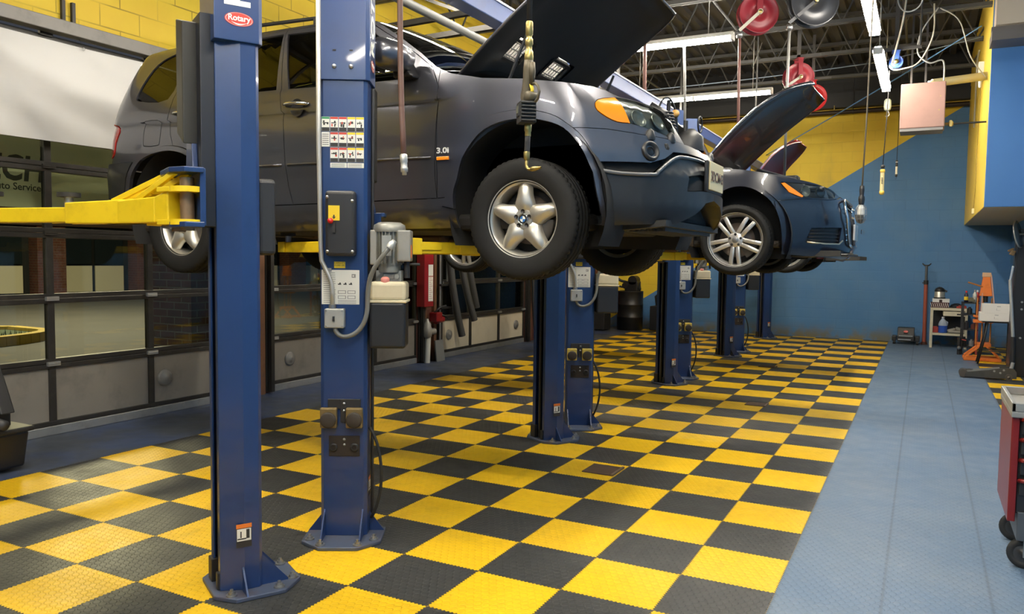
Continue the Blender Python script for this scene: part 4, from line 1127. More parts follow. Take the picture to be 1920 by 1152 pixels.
P = [(None, fh, None, 0), (None, rh, None, 0),
     ('side_window', rg, TINTGLASS, -.012), ('side_window', qg, TINTGLASS, -.010), ('side_window', fg, CARGLASS, -.012),
     ('rear_window', [(-3.92, 1.24), (U0 - .1, 1.24), (U0 - .1, 1.585), (-3.88, 1.585)], TINTGLASS, -.008),
     ('turn_signal', [(q if q[0] < .68 else (.68, q[1])) for q in head], AMBER, .004), ('headlight', head, LENS, .004),
     ('tail_lamp', spl([(-3.53, 1.09), (-3.57, .98), (-3.60, .88), (-3.80, .86), (-3.98, .87), (-3.98, 1.13), (-3.75, 1.14)], 3, True), REDLENS, .006),
     ('wheel_arch_trim', flip, GREYPAINT, .014), ('wheel_arch_trim', rlip, GREYPAINT, .014),
     ('bumper_slot', [(.425, .668), (.74, .670), (.85, .70), (.945, .746), (1.1, .754), (U1, .756), (U1, .732), (1.3, .732), (1.06, .730), (.932, .714), (.766, .630), (.725, .609), (.543, .610), (.43, .624)], LINER, -.03),
     ('lower_intake', [(1.0, .53), (1.2, .545), (U1, .55), (U1, .64), (1.2, .64), (1.02, .615)], LINER, -.02),
     ('lower_bumper', [(.43, .624), (.543, .610), (.725, .609), (.766, .630), (.932, .714), (1.06, .730), (1.3, .732), (U1, .732), (U1 + .1, .1), (.44, .1)], CLAD, .006),
     ('front_bumper', [(.26, .853), (.316, .853), (.519, .85), (.722, .828), (.898, .824), (1.1, .814), (1.25, .812), (U1 + .1, .80), (U1 + .1, .6), (.40, .6)], GREYPAINT, .006),
     ('rear_bumper', [(-3.2, .823), (U0 - .1, .823), (U0 - .1, .2), (-3.2, .2)], CLAD, .02),
     ('sill', [(-2.45, .1), (-.4, .1), (-.47, .55), (-.545, .490), (-1.08, .480), (-1.94, .470), (-2.45, .468)], GREYPAINT, .004),
     ('fuel_flap', spl([(-3.19, 1.12), (-3.06, 1.12), (-3.035, 1.09), (-3.035, .96), (-3.06, .935), (-3.19, .935), (-3.215, .96), (-3.215, 1.09)], 2, True), GREYPAINT, 0.),
     ('front_door', fdoor, GREYPAINT, 0.), ('rear_door', rdoor, GREYPAINT, 0.),
     ('tailgate', [(-3.86, .823), (U0 - .1, .823), (U0 - .1, 1.8), (-3.84, 1.8)], GREYPAINT, 0.),
     ('front_fender', [(-.60, .3), (2, .3), (2, 1.2), (.1, 1.2), (-.60, 1.30)], GREYPAINT, 0.),
     ('body_side', None, GREYPAINT, 0.)]
cl = lambda dz: [(u, S.crease_z(u) + dz) for u in [-4.05 + .06 * i for i in range(60)]]
sheet(S, suv, outline, P, lines=(cl(.045), cl(.003), cl(-.0105), cl(-.05), cl(-.10)))
arches(suv, S, -.02, .42, .50); arches(suv, S, -2.88, .42, .50)
edge = [S.P(u, z) for u, z in ((-1.325, 1.695), (-1.6, 1.715), (-2.0, 1.72), (-2.6, 1.72), (-3.2, 1.70), (-3.45, 1.66), (-3.8, 1.63), (U0, 1.62))]
edge = [(x, max(y, .02), z) for x, y, z in edge]
roof_loft(suv, 'roof', edge, GREYPAINT, .055)
lo, hi = S.P(-.63, 1.270), S.P(-1.325, 1.690)
screen(suv, 'windscreen', (lo[0], lo[1] - .01, lo[2]), (hi[0], hi[1] - .01, hi[2]), CARGLASS, (.26, .04, .055), lz=.02)
for side in (-1, 1):                                         # roof rails
    rr_ = empty('roof_rail', parent=suv)
    m = MB(); m.tube([(-1.75, .56 * side, 1.765), (-1.85, .565 * side, 1.80), (-2.4, .57 * side, 1.815), (-3.0, .56 * side, 1.80), (-3.12, .555 * side, 1.75)], .014, 8); m.build('rail_bar', TRIMBLK, rr_)
    m = MB()
    for x in (-1.82, -2.45, -3.05): m.box((x, .565 * side, 1.77), (.09, .035, .06))
    m.build('rail_foot', TRIMBLK, rr_, bevel=.01)
strip(suv, 'bumper_ridge', S, spl([(.435, .620), (.543, .606), (.725, .605), (.766, .626), (.932, .710), (1.06, .726), (1.3, .728), (U1 - .02, .728)], 4), M('ridge_highlight', (.12, .12, .12), .35, .2, 0, coat=.3), .011, .012)  # protruding lip; its lighter grey paints in the highlight along the edge
for sd in (-1, 1):                                           # skin under the front bumper
    m = MB(); ed = [(.44, .322), (.95, .342), (1.12, .402), (1.26, .477), (U1, .502)]; ed = [(a0_ + (a1_ - a0_) * k_ / 12, b0_ + (b1_ - b0_) * k_ / 12) for (a0_, b0_), (a1_, b1_) in zip(ed, ed[1:]) for k_ in range(12)] + ed[-1:]
    m.smooth = True; m.grid([[Vector((p_[0] * k_ + .02 * (1 - k_), p_[1] * sd * (.4 + .6 * k_), p_[2] + .004 + .04 * (1 - k_))) for p_ in (S.P(u_, z_, -.004) for u_, z_ in ed)] for k_ in (1., .8, .6, .4)]); m.build('bumper_underside', CLAD, suv)
interior(suv, .42, 1.2, -3.4, -.62, .74, 1.7)
m = MB(); m.span((-3.55, -.80, .30), (.30, .80, .40)); m.build('floor_pan', UNDER, suv, bevel=.03)
m = MB(); m.span((-.50, -.58, .34), (.50, .58, .86)); m.build('engine', UNDER, suv, bevel=.05)
m = MB(); m.span((.45, -.56, .36), (.70, .56, .80)); m.build('radiator_pack', LINER, suv, bevel=.03)
m = MB()
for k in range(8): m.box((.45 + k * .033, 0, .315), (.016, 1.05, .03))
m.prism([(.42, .30), (.72, .325), (.72, .36), (.42, .34)], -.62, .62, 'y'); m.build('undertray', M('tray_black', (.02, .019, .017), .6, 0, .5, (.06, .045, .03)), suv)
m = MB(); m.tube([(-.4, .25, .30), (-1.2, .28, .26), (-2.2, .3, .27), (-3.3, .42, .36)], .035, 10); m.box((-1.6, .28, .25), (.7, .25, .13)); m.build('exhaust', RUST, suv, bevel=.03)
m = MB()
for x in (-.1, -2.85): m.cyl((x, -.6, .36), (x, .6, .36), .045, 10); m.box((x, 0, .34), (.4, .8, .10))
m.build('subframe', UNDER, suv, bevel=.02)
for x, z in ((0, .36), (-2.82, .345)):
    for s in (-1, 1): wheel(suv, (x - .045, .79 * s, z), s, .352, .235, .222, 'star')
handles(suv, S, [(-1.70, 1.12), (-2.78, 1.14)], M('handle_chrome', (.5, .48, .42), .18, .9))
mirrors(suv, S, -.86, 1.31, GREYPAINT, far=.10)
strip(suv, 'side_moulding', S, line((-2.42, .738), (-1.83, .738), 6), GREYPAINT, .007)
strip(suv, 'side_moulding', S, line((-1.775, .738), (-.64, .732), 10), GREYPAINT, .007)
for s in (-1, 1):
    x, y, z = S.P(-.553, .722, .002)
    m = MB(); m.box((x, y * s, z), (.085, .012, .022)); m.build('side_repeater', AMBER, suv, bevel=.004)
    text('model_lettering', '3.0i', .046, M('badge_silver', (.78, .78, .75), .3, .2), suv, (x, (y + .002) * s, z + .045), (-s if s > 0 else 1, 0, 0), (0, 0, 1), ext=.002, bold=.001, sx=1.35)
    x, y, z = S.P(.757, .739, .012); nx = Vector(S.N(.757, .739)); nx.y *= s
    f = empty('fog_lamp', parent=suv)
    m = MB(); m.lathe([(.030, -.012), (.038, .004), (.048, .008), (.056, .003), (.058, -.006)], (x, y * s, z), nx, 28); m.build('fog_lamp_ring', CLAD, f)
    m = MB(); m.lathe([(0, -.002), (.02, -.004), (.033, -.012)], (x, y * s, z), nx, 24); m.build('fog_lamp_lens', M('fog_black', (.01, .01, .01), .1), f)
    for u in (.79, .97):
        x, y, z = S.P(u, .925, -.044); n = S.N(u, .925); m = MB(); m.lathe([(0, .0), (.03, .003), (.046, .008), (.052, .016), (.056, .012)], (x, y * s, z), (n[0], n[1] * s, n[2]), 22); m.build('headlight_reflector', LAMPIN, suv)
    m = MB(); m.smooth = True
    m.grid([[(p[0], p[1] * s, p[2]) for p in (S.P(u, z, -.05) for u in (.46, .56, .66, .76, .86, .96, 1.04, 1.1, 1.14))] for z in (.79, .84, .89, .94, .99, 1.04, 1.06)]); m.build('headlight_bowl', M('bowl_grey', (.30, .31, .30), .3, .4), suv)
    for u in (.80, .985):                                    # washer pods over the bumper
        x, y, z = S.P(u, .828, .004); m = MB(); m.lathe([(0, .045), (.018, .034), (.034, .0), (.036, -.01)], (x - .01, y * s, z - .004), (.25, .3 * s, 1), 14); m.build('washer_cap', CLAD, suv)
pl_ = empty('license_plate', parent=suv); pl_.location = (.845, 0, .645)
m = MB(); m.span((-.006, -.165, -.085), (.006, .165, .085)); m.build('plate', M('plate_cream', (.68, .58, .34), .5), pl_, bevel=.004)
m = MB(); m.span((-.03, -.185, -.10), (-.006, .185, .09)); m.build('plate_bracket', TRIMBLK, pl_, bevel=.006)
text('plate_number', '3DCM43', .085, M('plate_ink', (.12, .07, .05), .5), pl_, (.0066, 0, -.005), (0, 1, 0), (0, 0, 1), ext=.002, bold=.001)
hood(suv, -.63, 1.255, radians(39), [(0, .77, .0), (.3, .80, .0), (.7, .80, .01), (.95, .76, .04), (1.10, .66, .085), (1.17, .55, .12)], GREYPAINT, M('hood_insulation', (.014, .014, .014), .55, 0, .3, (.03, .03, .03)), [(.25, .40, -.46, -.2), (.25, .40, .1, .38)])
m = MB()
for s in (-1, 1): m.cyl((-.30, .70 * s, 1.06), (-.10, .70 * s, 1.50), .010, 8); m.cyl((-.16, .70 * s, 1.37), (-.10, .70 * s, 1.50), .006, 8)
m.build('hood_strut', TRIMBLK, suv)
# things standing up out of the nose
m = MB(); m.tube([(.64, -.30, .80), (.64, -.30, .90), (.60, -.31, 1.0), (.52, -.33, 1.05)], .028, 10)
for k in range(11): m.lathe([(.030, 0), (.036, .006), (.030, .012)], (.64 - .004 * max(0, k - 5), -.30, .82 + .018 * k), (0, 0, 1), 12)
m.build('intake_hose', TRIMBLK, suv)
m = MB(); m.lathe([(0, .14), (.03, .14), (.05, .12), (.085, .09), (.09, .0)], (.66, .05, .82), (0, 0, 1), 20); m.cyl((.64, .02, .92), (.64, .02, 1.01), .015, 12); m.build('expansion_tank', BLKPL, suv)
m = MB(); m.tube([(.66, .10, .93)] + [tuple(q) for q in arc((.70, .14, 1.0), .05, -1.2, 4.6, 14, (0, 1, 0))], .006, 6); m.build('bonnet_cable', TRIMBLK, suv)
m = MB(); m.lathe([(0, .014), (.022, .012), (.026, 0), (.022, -.014)], (.55, .1, 1.075), (.2, -.6, .4), 18); m.build('filler_cap', M('cap_ochre', (.45, .24, .05), .5), suv)
m = MB(); m.cyl((.55, .11, 1.07), (.55, .14, .85), .012, 8); m.build('filler_neck', TRIMBLK, suv)
m = MB(); m.tube(bez((.36, .3, .95), (.36, .25, 1.30), (.48, .35, 1.30), (.47, .4, 1.05)), .007, 8); m.cyl((.42, .38, .9), (.42, .38, 1.22), .014, 12); m.build('coolant_pipe', TRIMBLK, suv)
m = MB(); m.box((-.35, 0, 1.16), (.30, 1.35, .06)); m.build('cowl', TRIMBLK, suv, bevel=.02)
m = MB()
for y in (-.45, .1): m.beam((-.46, y, 1.215), (-.56, y + .5, 1.235), .02, .015)
m.build('wiper', TRIMBLK, suv)

# ---------- saloons: the dark blue one and the dark red one behind it ----------
def saloon(pos, label, S, pnt, hoodspec, hoodm, liner, r, rr, nose, grille=True, name='sedan'):
    c = empty(name, pos, 0, label, 'car', 'cars raised on the lifts')
    cx = -2.91; U0, U1 = S.umin + .001, S.umax - .001
    fh = spl([(-.41, .10), (-.405, .34), (-.378, .52), (-.275, .682), (-.131, .787), (.009, .818), (.164, .779), (.301, .672), (.362, .515), (.385, .341), (.39, .10)], 3)
    rh = [(x + cx, z - .01) for x, z in fh]
    out = [(U0, .30), (-3.6, .24), (-2.5, .262), (-.4, .268), (.4, .20), (.95, .17), (1.2, .16), (U1, .17), (U1, .66), (1.12, .73), (1.0, .805), (.85, .845), (.70, .876), (.496, .913), (.242, .952), (-.044, .984), (-.244, 1.0), (-.44, 1.03), (-.62, 1.09), (-.9, 1.22), (-1.18, 1.335), (-1.4, 1.375), (-2.3, 1.385), (-2.75, 1.33), (-3.1, 1.19), (-3.42, 1.08), (-3.75, 1.04), (U0, 1.0)]
    fd = [(-.52, .36), (-.53, .6), (-.50, 1.0), (-.66, 1.08), (-.93, 1.21), (-1.2, 1.32), (-1.4, 1.355), (-1.66, 1.36), (-1.70, .95), (-1.72, .6), (-1.68, .36)]
    rd = [(-1.68, .36), (-1.72, .6), (-1.70, .95), (-1.66, 1.36), (-2.3, 1.36), (-2.55, 1.32), (-2.78, 1.14), (-2.72, .93), (-2.58, .78), (-2.46, .60), (-2.42, .36)]
    head = spl([(.42, .842), (.494, .852), (.704, .842), (.90, .822), (1.02, .79), (1.0, .725), (.811, .716), (.59, .722), (.49, .76)], 3, True)
    P = [(None, fh, None, 0), (None, rh, None, 0),
         ('side_window', [(-.86, 1.05), (-1.0, 1.19), (-1.22, 1.29), (-1.42, 1.325), (-1.64, 1.33), (-1.67, 1.0), (-1.4, .985)], CARGLASS, -.01),
         ('side_window', [(-1.71, 1.33), (-2.28, 1.335), (-2.5, 1.29), (-2.72, 1.12), (-2.74, 1.03), (-2.4, 1.005), (-1.74, .99)], TINTGLASS, -.01),
         ('turn_signal', [(.42, .845), (.47, .85), (.62, .73), (.60, .715), (.48, .76)], AMBER, .004), ('headlight', head, LENS, .004),
         ('tail_lamp', [(-3.75, .68), (U0 + .4, .68), (U0 + .4, .86), (-3.70, .86)], REDLENS, .005),
         ('grille_opening', [(1.26, .30), (U1 + .1, .30), (U1 + .1, .70), (1.18, .70)], LINER, -.03) if grille else ('grille_opening', [(1.1, .52), (U1 + .1, .52), (U1 + .1, .62), (1.1, .62)], LINER, -.03),
         ('corner_intake', [(.60, .315), (.98, .30), (1.02, .45), (.66, .44)], TRIMBLK, -.02),
         ('front_bumper', [(.33, .68), (.60, .705), (.9, .70), (1.05, .72), (1.15, .745), (U1 + .1, .68), (U1 + .1, .1), (.36, .1)], pnt, .004),
         ('rear_bumper', [(-3.3, .62), (U0 - .1, .62), (U0 - .1, .1), (-3.25, .1)], pnt, .006),
         ('sill', [(-2.6, .1), (-.35, .1), (-.40, .36), (-2.5, .36)], pnt, .006),
         ('front_door', fd, pnt, 0.), ('rear_door', rd, pnt, 0.),
         ('front_fender', [(-.52, .1), (2, .1), (2, 1.2), (.2, 1.2), (-.50, 1.06)], pnt, 0.),
         ('body_side', None, pnt, 0.)]
    sheet(S, c, out, P, .07)
    arches(c, S, 0, .36, .47); arches(c, S, cx, .36, .47)
    e = [S.P(u, z) for u, z in ((-1.18, 1.335), (-1.4, 1.375), (-2.3, 1.385), (-2.75, 1.33))]; roof_loft(c, 'roof', e, pnt, .06)
    lo, hi = S.P(-.56, 1.06), S.P(-1.18, 1.33); screen(c, 'windscreen', (lo[0], lo[1] - .02, lo[2]), (hi[0], hi[1] - .02, hi[2]), CARGLASS, (.25, .05, .06), lz=-.02)
    lo, hi = S.P(-3.38, 1.09), S.P(-2.75, 1.325); screen(c, 'rear_window', (lo[0], lo[1] - .03, lo[2]), (hi[0], hi[1] - .03, hi[2]), TINTGLASS, (-.12, -.05, .06), lz=.02)
    e = [S.P(u, z) for u, z in ((-3.38, 1.09), (-3.6, 1.055), (-3.8, 1.035), (-4.1, 1.015), (U0 - .0, 1.0))]; roof_loft(c, 'boot_lid', [(x, max(y, .02), z) for x, y, z in e], pnt, .02)
    interior(c, .28, .93, -2.9, -.6, .70, 1.35)
    m = MB(); m.span((-3.5, -.78, .262), (.35, .78, .33)); m.build('floor_pan', UNDER, c, bevel=.03)
    m = MB(); m.span((-.45, -.52, .24), (.60, .52, .80)); m.build('engine', UNDER, c, bevel=.05)
    m = MB(); m.prism([(.42, .18), (.86, .19), (.86, .24), (.42, .24)], -.66, .66, 'y'); m.build('undertray', M('tray_black'), c)
    m = MB(); m.tube([(-.3, .2, .26), (-1.5, .1, .24), (-2.6, .2, .26), (-3.8, .5, .28)], .03, 8); m.box((-3.3, .3, .24), (.5, .5, .14)); m.build('exhaust', RUST, c, bevel=.02)
    for x, z in ((0, .33), (cx, .30)):
        for s in (-1, 1): wheel(c, (x - .03, .80 * s, z), s, r, .24, rr, 'twin')
    handles(c, S, [(-1.58, .86), (-2.58, .87)], pnt)
    mirrors(c, S, -.84, 1.02, pnt, (.17, .22, .14))
    hood(c, *hoodspec, pnt, liner)
    m = MB(); m.box((-.30, 0, 1.0), (.34, 1.4, .05)); m.build('cowl', TRIMBLK, c, bevel=.02)
    m = MB(); m.box((.05, -.15, .93), (.35, .5, .08)); m.box((.30, .10, .955), (.16, .18, .09)); m.beam((.08, -.5, 1.01), (.42, -.1, .92), .05, .03); m.build('engine_cover', TRIMBLK, c, bevel=.02)
    m = MB(); m.box((.55, 0, .80), (.30, 1.25, .05)); m.build('lock_panel', TRIMBLK, c, bevel=.02)
    for s in (-1, 1):
        m = MB(); m.smooth = True
        m.grid([[(p[0], p[1] * s, p[2]) for p in (S.P(u, z, -.07) for u in (.42, .52, .62, .72, .82, .92, 1.02))] for z in (.71, .75, .79, .83, .85)]); m.build('headlight_bowl', M('bowl_dark', (.12, .12, .12), .3, .5), c)
        for u in (.66, .84):
            x, y, z = S.P(u, .775, -.03); m = MB(); m.lathe([(.01, -.03), (.04, -.015), (.05, .02)], (x, y * s, z), (.75, .66 * s, .05), 16); m.build('headlight_reflector', LAMPIN, c)
        if grille:
            m = MB(); pts = [S.P(u, z, .006) for u, z in ((.62, .315), (.80, .30), (.98, .30), (1.04, .335))]; m.tube([Vector((x, y * s, z)) for x, y, z in pts], .008, 6); m.build('bumper_trim', M('trim_pale', (.55, .50, .38), .3, .7), c)
            m = MB()
            for k in range(4): m.tube([Vector((x, y * s, z)) for x, y, z in (S.P(u, .33 + k * .03, -.012) for u in (.64, .74, .84, .94, 1.0))], .006, 5)
            m.build('intake_slat', TRIMBLK, c)
    if grille:
        g = empty('grille', parent=c); fx = .915
        m = MB()
        for k in range(7): m.box((fx - .03 - .02 * k / 7, 0, .34 + .05 * k), (.012, .80, .010))
        m.build('grille_slat', CHROME, g)
        pts = [(fx - .01, -.36, .30), (fx + .0, -.30, .28), (fx + .0, .30, .28), (fx - .01, .36, .30), (fx - .03, .44, .55), (fx - .06, .42, .69), (fx - .06, .36, .71), (fx - .06, -.36, .71), (fx - .06, -.42, .69), (fx - .03, -.44, .55), (fx - .01, -.36, .30)]
        m = MB(); m.tube(pts, .013, 8); m.build('grille_surround', CHROME, g)
        m = MB()
        for k in range(4): m.lathe([(.034, 0), (.042, .004), (.05, 0), (.042, -.004), (.034, 0)], (fx - .015, -.105 + .07 * k, .60), (1, 0, 0), 24)
        m.build('ring_badge', CHROME, g)
        m = MB(); m.box((fx + .015, 0, .42), (.02, .34, .15)); m.build('front_plate', M('plate_white', (.6, .6, .58), .5), g, bevel=.004)
        m = MB(); m.span((.72, -.60, .19), (.92, .60, .215)); m.build('front_lip', TRIMBLK, c, bevel=.01)
    else:
        m = MB(); m.box((nose, 0, .57), (.02, .5, .06)); m.build('grille_bar', CHROME, c, bevel=.01)
    return c
NAVY = paint('navy_metallic', (.004, .006, .015), 0., .3)
saloon((-.964, 4.50, 1.438), 'dark blue sedan with raised hood on the lift behind the grey SUV', AUDI, NAVY,
       (-.43, 1.10, radians(44.5), [(0, .74, .0), (.35, .79, -.015), (.7, .79, .0), (.95, .71, .045), (1.1, .57, .09), (1.19, .40, .125)]), None, M('hood_under_black', (.009, .007, .008), .26, .1, 0, coat=.25), .33, .252, .9)
RS = Surf(.88, -.05, .72, 2.2, -3.1, .65, 2.6, [(a, b, c, d) for a, b, c, d in AUDI.prof])
saloon((-1.03, 7.95, 1.41), 'dark red car with raised hood seen past the dark blue sedan', RS, paint('maroon', (.10, .008, .010), .3, .3),
       (-.67, 1.10, radians(54), [(0, .66, .0), (.3, .72, -.02), (.6, .72, -.02), (.8, .62, .02), (.92, .45, .06), (.98, .25, .09)]), None, M('hood_under_red', (.10, .008, .012), .3, .1, .3), .32, .235, .84, False, 'hatchback')
# ================= tube lights =================
TUBE = emit('tube_glow', (1., .93, .80), 150.)
FIXW = M('fixture_white', (.7, .68, .62), .5)
def tube_light(c, along, label, length=2.44, reflector=True):
    t = empty('tube_light', c, 0 if along == 'x' else pi / 2, label, 'light', 'fluorescent tube lights under the roof')
    h = length / 2
    m = MB(); m.prism([(-.066, .0), (-.04, .05), (.04, .05), (.066, .0), (.061, .0), (.036, .042), (-.036, .042), (-.061, .0)], -h, h, 'x'); m.build('reflector', FIXW, t)
    for y in (-.033, .033):
        for a, b in ((-h + .03, -.02), (.02, h - .03)):
            m = MB(); m.cyl((a, y, -.028), (b, y, -.028), .017, 12); m.build('tube', TUBE, t)
    m = MB()
    for q in (-h + .015, 0, h - .015): m.span((q - .015, -.055, -.048), (q + .015, .055, .03))
    m.build('lamp_holder', FIXW, t)
    m = MB()
    for q in (-h + .3, h - .3):
        m.tube([(q, 0, .055), (q, 0, ZC - c[2] - .02)], .006, 6); m.tube([(q, 0, .4), (q + .12, 0, .75)], .005, 6)
    m.build('hanger', ZINC, t)
    return t
for c, a, l in (((-2.73, 5.67, 4.2), 'x', 'tube light across the hall next to the first red hose reel'),
                ((-2.83, 8.93, 4.2), 'x', 'tube light across the hall behind the raised hood of the dark blue sedan'),
                ((-.036, 4.96, 4.2), 'y', 'tube light along the hall cut by the top of the picture beside the black reel'),
                ((-.045, 8.25, 4.2), 'y', 'tube light along the hall next to the small blue reel'),
                ((-2.73, 2.3, 4.2), 'x', 'tube light across the hall above the grey SUV'),
                ((-2.73, -1.1, 4.2), 'x', 'tube light across the hall above the empty lift by the glass door'),
                ((-.04, 1.5, 4.2), 'y', 'tube light along the hall above the aisle next to the grey SUV'),
                ((-.04, -2.0, 4.2), 'y', 'tube light along the hall above the aisle beside the empty lift'),
                ((-2.73, -4.6, 4.2), 'x', 'tube light across the hall behind the camera beside the side doors'),
                ((-.04, -5.3, 4.2), 'y', 'tube light along the hall behind the camera'),
                ):
    tube_light(c, a, l)
# ================= hose reels, hanging hoses, lamps and cables =================
def reel(c, r, mat, label, face, guide=None, arm_mat=None, hose=None):
    """round reel with two flanges on a strut under the joists; face = heading of its axis"""
    c = Vector(c); R = empty('hose_reel', c, 0, label, 'hose reel', 'hose reels under the roof')
    ax = Vector((cos(face), sin(face), 0)); sd = Vector((-ax.y, ax.x, 0))
    m = MB()
    for k in (-.055, .055):
        s = 1 if k > 0 else -1
        m.lathe([(0, k), (r * .30, k), (r * .36, k + s * .010), (r * .55, k + s * .010), (r * .62, k), (r * .95, k), (r, k + s * .012), (r, k + s * .004), (r * .94, k - s * .004)], (0, 0, 0), ax, 44)
    m.build('flange', mat, R)
    m = MB()
    for k in range(4): m.lathe([(r * .78, -.05 + .026 * k), (r * .86, -.04 + .026 * k), (r * .78, -.03 + .026 * k)], (0, 0, 0), ax, 32)
    m.build('wound_hose', RUBBER, R)
    m = MB(); m.cyl(ax * -.09, ax * .10, .03, 14); m.lathe([(0, .12), (.022, .118), (.03, .10)], (0, 0, 0), ax, 14); m.build('axle', BRASS if mat != RED else STEEL, R)
    top = ZC - .05 - c.z
    m = MB(); m.beam(ax * .085, ax * .085 + Vector((0, 0, r + .06)), .07, .012, ax); m.beam(ax * -.085, ax * -.085 + Vector((0, 0, r + .06)), .07, .012, ax); m.box((0, 0, r + .06), (.19, .10, .014), rz=face)
    m.build('frame_plate', mat, R, bevel=.004)
    m = MB(); z = r + .075
    m.beam((0, 0, z), (0, 0, top), .05, .05); m.beam((-.3, 0, z + .02), (.3, 0, z + .02), .05, .04); m.build('mount_strut', M('strut_dull', (.07, .065, .06), .5, .3), R)
    if guide is not None:
        g = Vector(guide) - c
        m = MB(); m.beam(ax * .10, g + Vector((0, 0, .05)), .035, .008, ax); m.cyl(ax * .09, ax * .115, .03, 14); m.build('guide_arm', arm_mat or M('arm_pale', (.45, .42, .34), .45, .3), R)
        m = MB(); m.lathe([(.018, -.03), (.035, -.025), (.028, 0), (.035, .025), (.018, .03)], g, sd, 14); m.lathe([(.018, -.03), (.032, 0), (.018, .03)], g - Vector((0, 0, .01)), ax, 14); m.build('guide_roller', STEEL, R)
    return R
def hose(name, pts, r, mat, label, cat='hose', end=None, group=None):
    pts = [Vector(p) for p in pts]; c = pts[-1]
    h = empty(name, c, 0, label, cat, group)
    m = MB(); m.tube([p - c for p in pts], r, 10); m.build('hose_line', mat, h)
    if end:
        m = MB(); m.lathe(end[1], (0, 0, 0), pts[-1] - pts[-2], 14); m.build('end_fitting', end[0], h)
    return h
REDH = M('reel_red', (.21, .013, .022), .38, 0, .15, (.12, .01, .02)); REDB = M('reel_bright_red', (.48, .018, .022), .3)
BLKR = M('reel_black', (.022, .023, .027), .35, .2)
HRED = M('hose_redbrown', (.13, .055, .045), .55); HGREY = M('hose_grey', (.17, .165, .155), .5)
fc = radians(-62)
reel((-1.24, 5.62, 4.40), .225, REDH, 'red hose reel with a pale guide arm beside the end of the tube light', fc, (-1.39, 5.40, 4.13))
reel((-.64, 5.6, 4.44), .265, BLKR, 'black hose reel hanging near the top of the picture', fc, (-.86, 5.45, 4.16), BLKR)
reel((-1.19, 8.58, 4.28), .215, REDH, 'red hose reel above the raised hood of the dark blue sedan', fc, (-1.36, 8.45, 4.08))
reel((-1.27, 10.9, 4.42), .23, REDB, 'bright red hose reel half hidden behind the raised hood of the dark blue sedan', radians(-70), (-1.4, 10.8, 4.1))
reel((.125, 8.0, 4.24), .085, M('reel_blue', (.10, .20, .62), .3), 'small blue cord reel under the roof holding the yellow lamp cord', radians(-85))
fit = [(.014, 0), (.016, .05), (.010, .055), (.010, .08), (0, .082)]
hose('air_hose', [(-1.39, 5.42, 4.12), (-1.385, 5.42, 3.6), (-1.37, 5.42, 2.7)], .016, HRED, 'reddish hose hanging from the red reel with the pale arm', end=(BRASS, fit))
hose('air_hose', [(-.86, 5.47, 4.15), (-.865, 5.47, 3.4), (-.86, 5.47, 2.45)], .015, HGREY, 'grey hose hanging from the black reel behind the raised hood of the dark blue sedan', end=(STEEL, fit))
hose('air_hose', [(-2.534, 5.5, 4.9), (-2.53, 5.49, 4.2), (-2.50, 5.46, 2.7)], .022, HRED, 'thick red-brown hose hanging behind the nose of the grey SUV', end=(BRASS, fit))
hose('air_hose', [(-2.10, 5.66, 4.25), (-2.09, 5.70, 3.8), (-2.06, 5.68, 2.9)], .016, HGREY, 'pale grey hose hanging under the tube light behind the nose of the grey SUV', end=(STEEL, fit))
hose('air_hose', [(-1.75, 8.4, 4.9), (-1.75, 8.4, 4.2), (-1.77, 8.4, 3.1)], .010, HGREY, 'thin grey cord hanging behind the farther tube light', 'cord')
hose('grease_hose', [(-1.262, -1.30, 5.46), (-1.259, -1.30, 3.4), (-1.249, -1.299, 2.557), (-1.246, -1.30, 2.36), (-1.240, -1.303, 2.22), (-1.234, -1.306, 2.13), (-1.228, -1.309, 2.07), (-1.213, -1.318, 1.92)], .0115, M('hose_brown', (.13, .065, .045), .42, 0, .3), 'brown hose with brass end hanging in front of the mirror of the grey SUV', end=(ZINC, [(.011, -.05), (.0145, -.046), (.0145, -.02), (.0125, -.016), (.0125, .0), (.014, .003), (.014, .018), (.009, .02), (.009, .03), (0, .031)]))
# ---- oil control gun with digital meter
G = Vector((-1.08, -.53, 2.0)); g = empty('oil_gun', G, radians(-27.6), 'oil dispensing gun with black digital meter hanging over the front wheel of the grey SUV', 'oil gun')
GOLD = M('gun_olive', (.085, .070, .042), .5, .3)
m = MB(); m.tube([(-.002, 0, 2.9), (-.001, 0, 1.5), (0, 0, .62)], .013, 12); m.build('supply_hose', RUBBER, g)
m = MB(); m.lathe([(.014, .66), (.017, .655), (.017, .60), (.013, .595), (.013, .585), (.018, .58), (.018, .555), (.014, .55), (.014, .53), (.019, .525), (.021, .50), (.021, .485), (.017, .48)], (0, 0, 0), (0, 0, 1), 16); m.build('swivel', BRASS, g)
m = MB(); m.tube([(0, 0, .485), (-.002, 0, .45), (-.004, 0, .40), (-.012, 0, .36), (-.016, 0, .325), (-.004, 0, .29), (.004, 0, .275)], [.021, .024, .024, .024, .028, .03, .024], 14); m.tube([(.028, 0, .47), (.03, 0, .43), (.028, 0, .37)], [.012, .014, .010], 10); m.build('gun_body', GOLD, g)
m = MB(); m.tube([(.03, 0, .375), (.055, 0, .372), (.075, 0, .355), (.083, 0, .33), (.072, 0, .30), (.045, 0, .283), (.015, 0, .285)], .0065, 8); m.build('trigger_guard', GOLD, g)
m = MB(); m.tube([(.018, 0, .375), (.030, 0, .35), (.026, 0, .325)], .008, 8); m.build('trigger', LABYEL, g)
m = MB(); m.lathe([(0, .03), (.02, .03), (.026, .02), (.026, -.02), (.02, -.03), (0, -.03)], (.022, 0, .315), (0, 1, 0), 18); m.build('valve_boss', GOLD, g)
mt = empty('meter', parent=g); mt.location = (.0, -.01, .245); mt.rotation_euler = (0, 0, radians(-22))
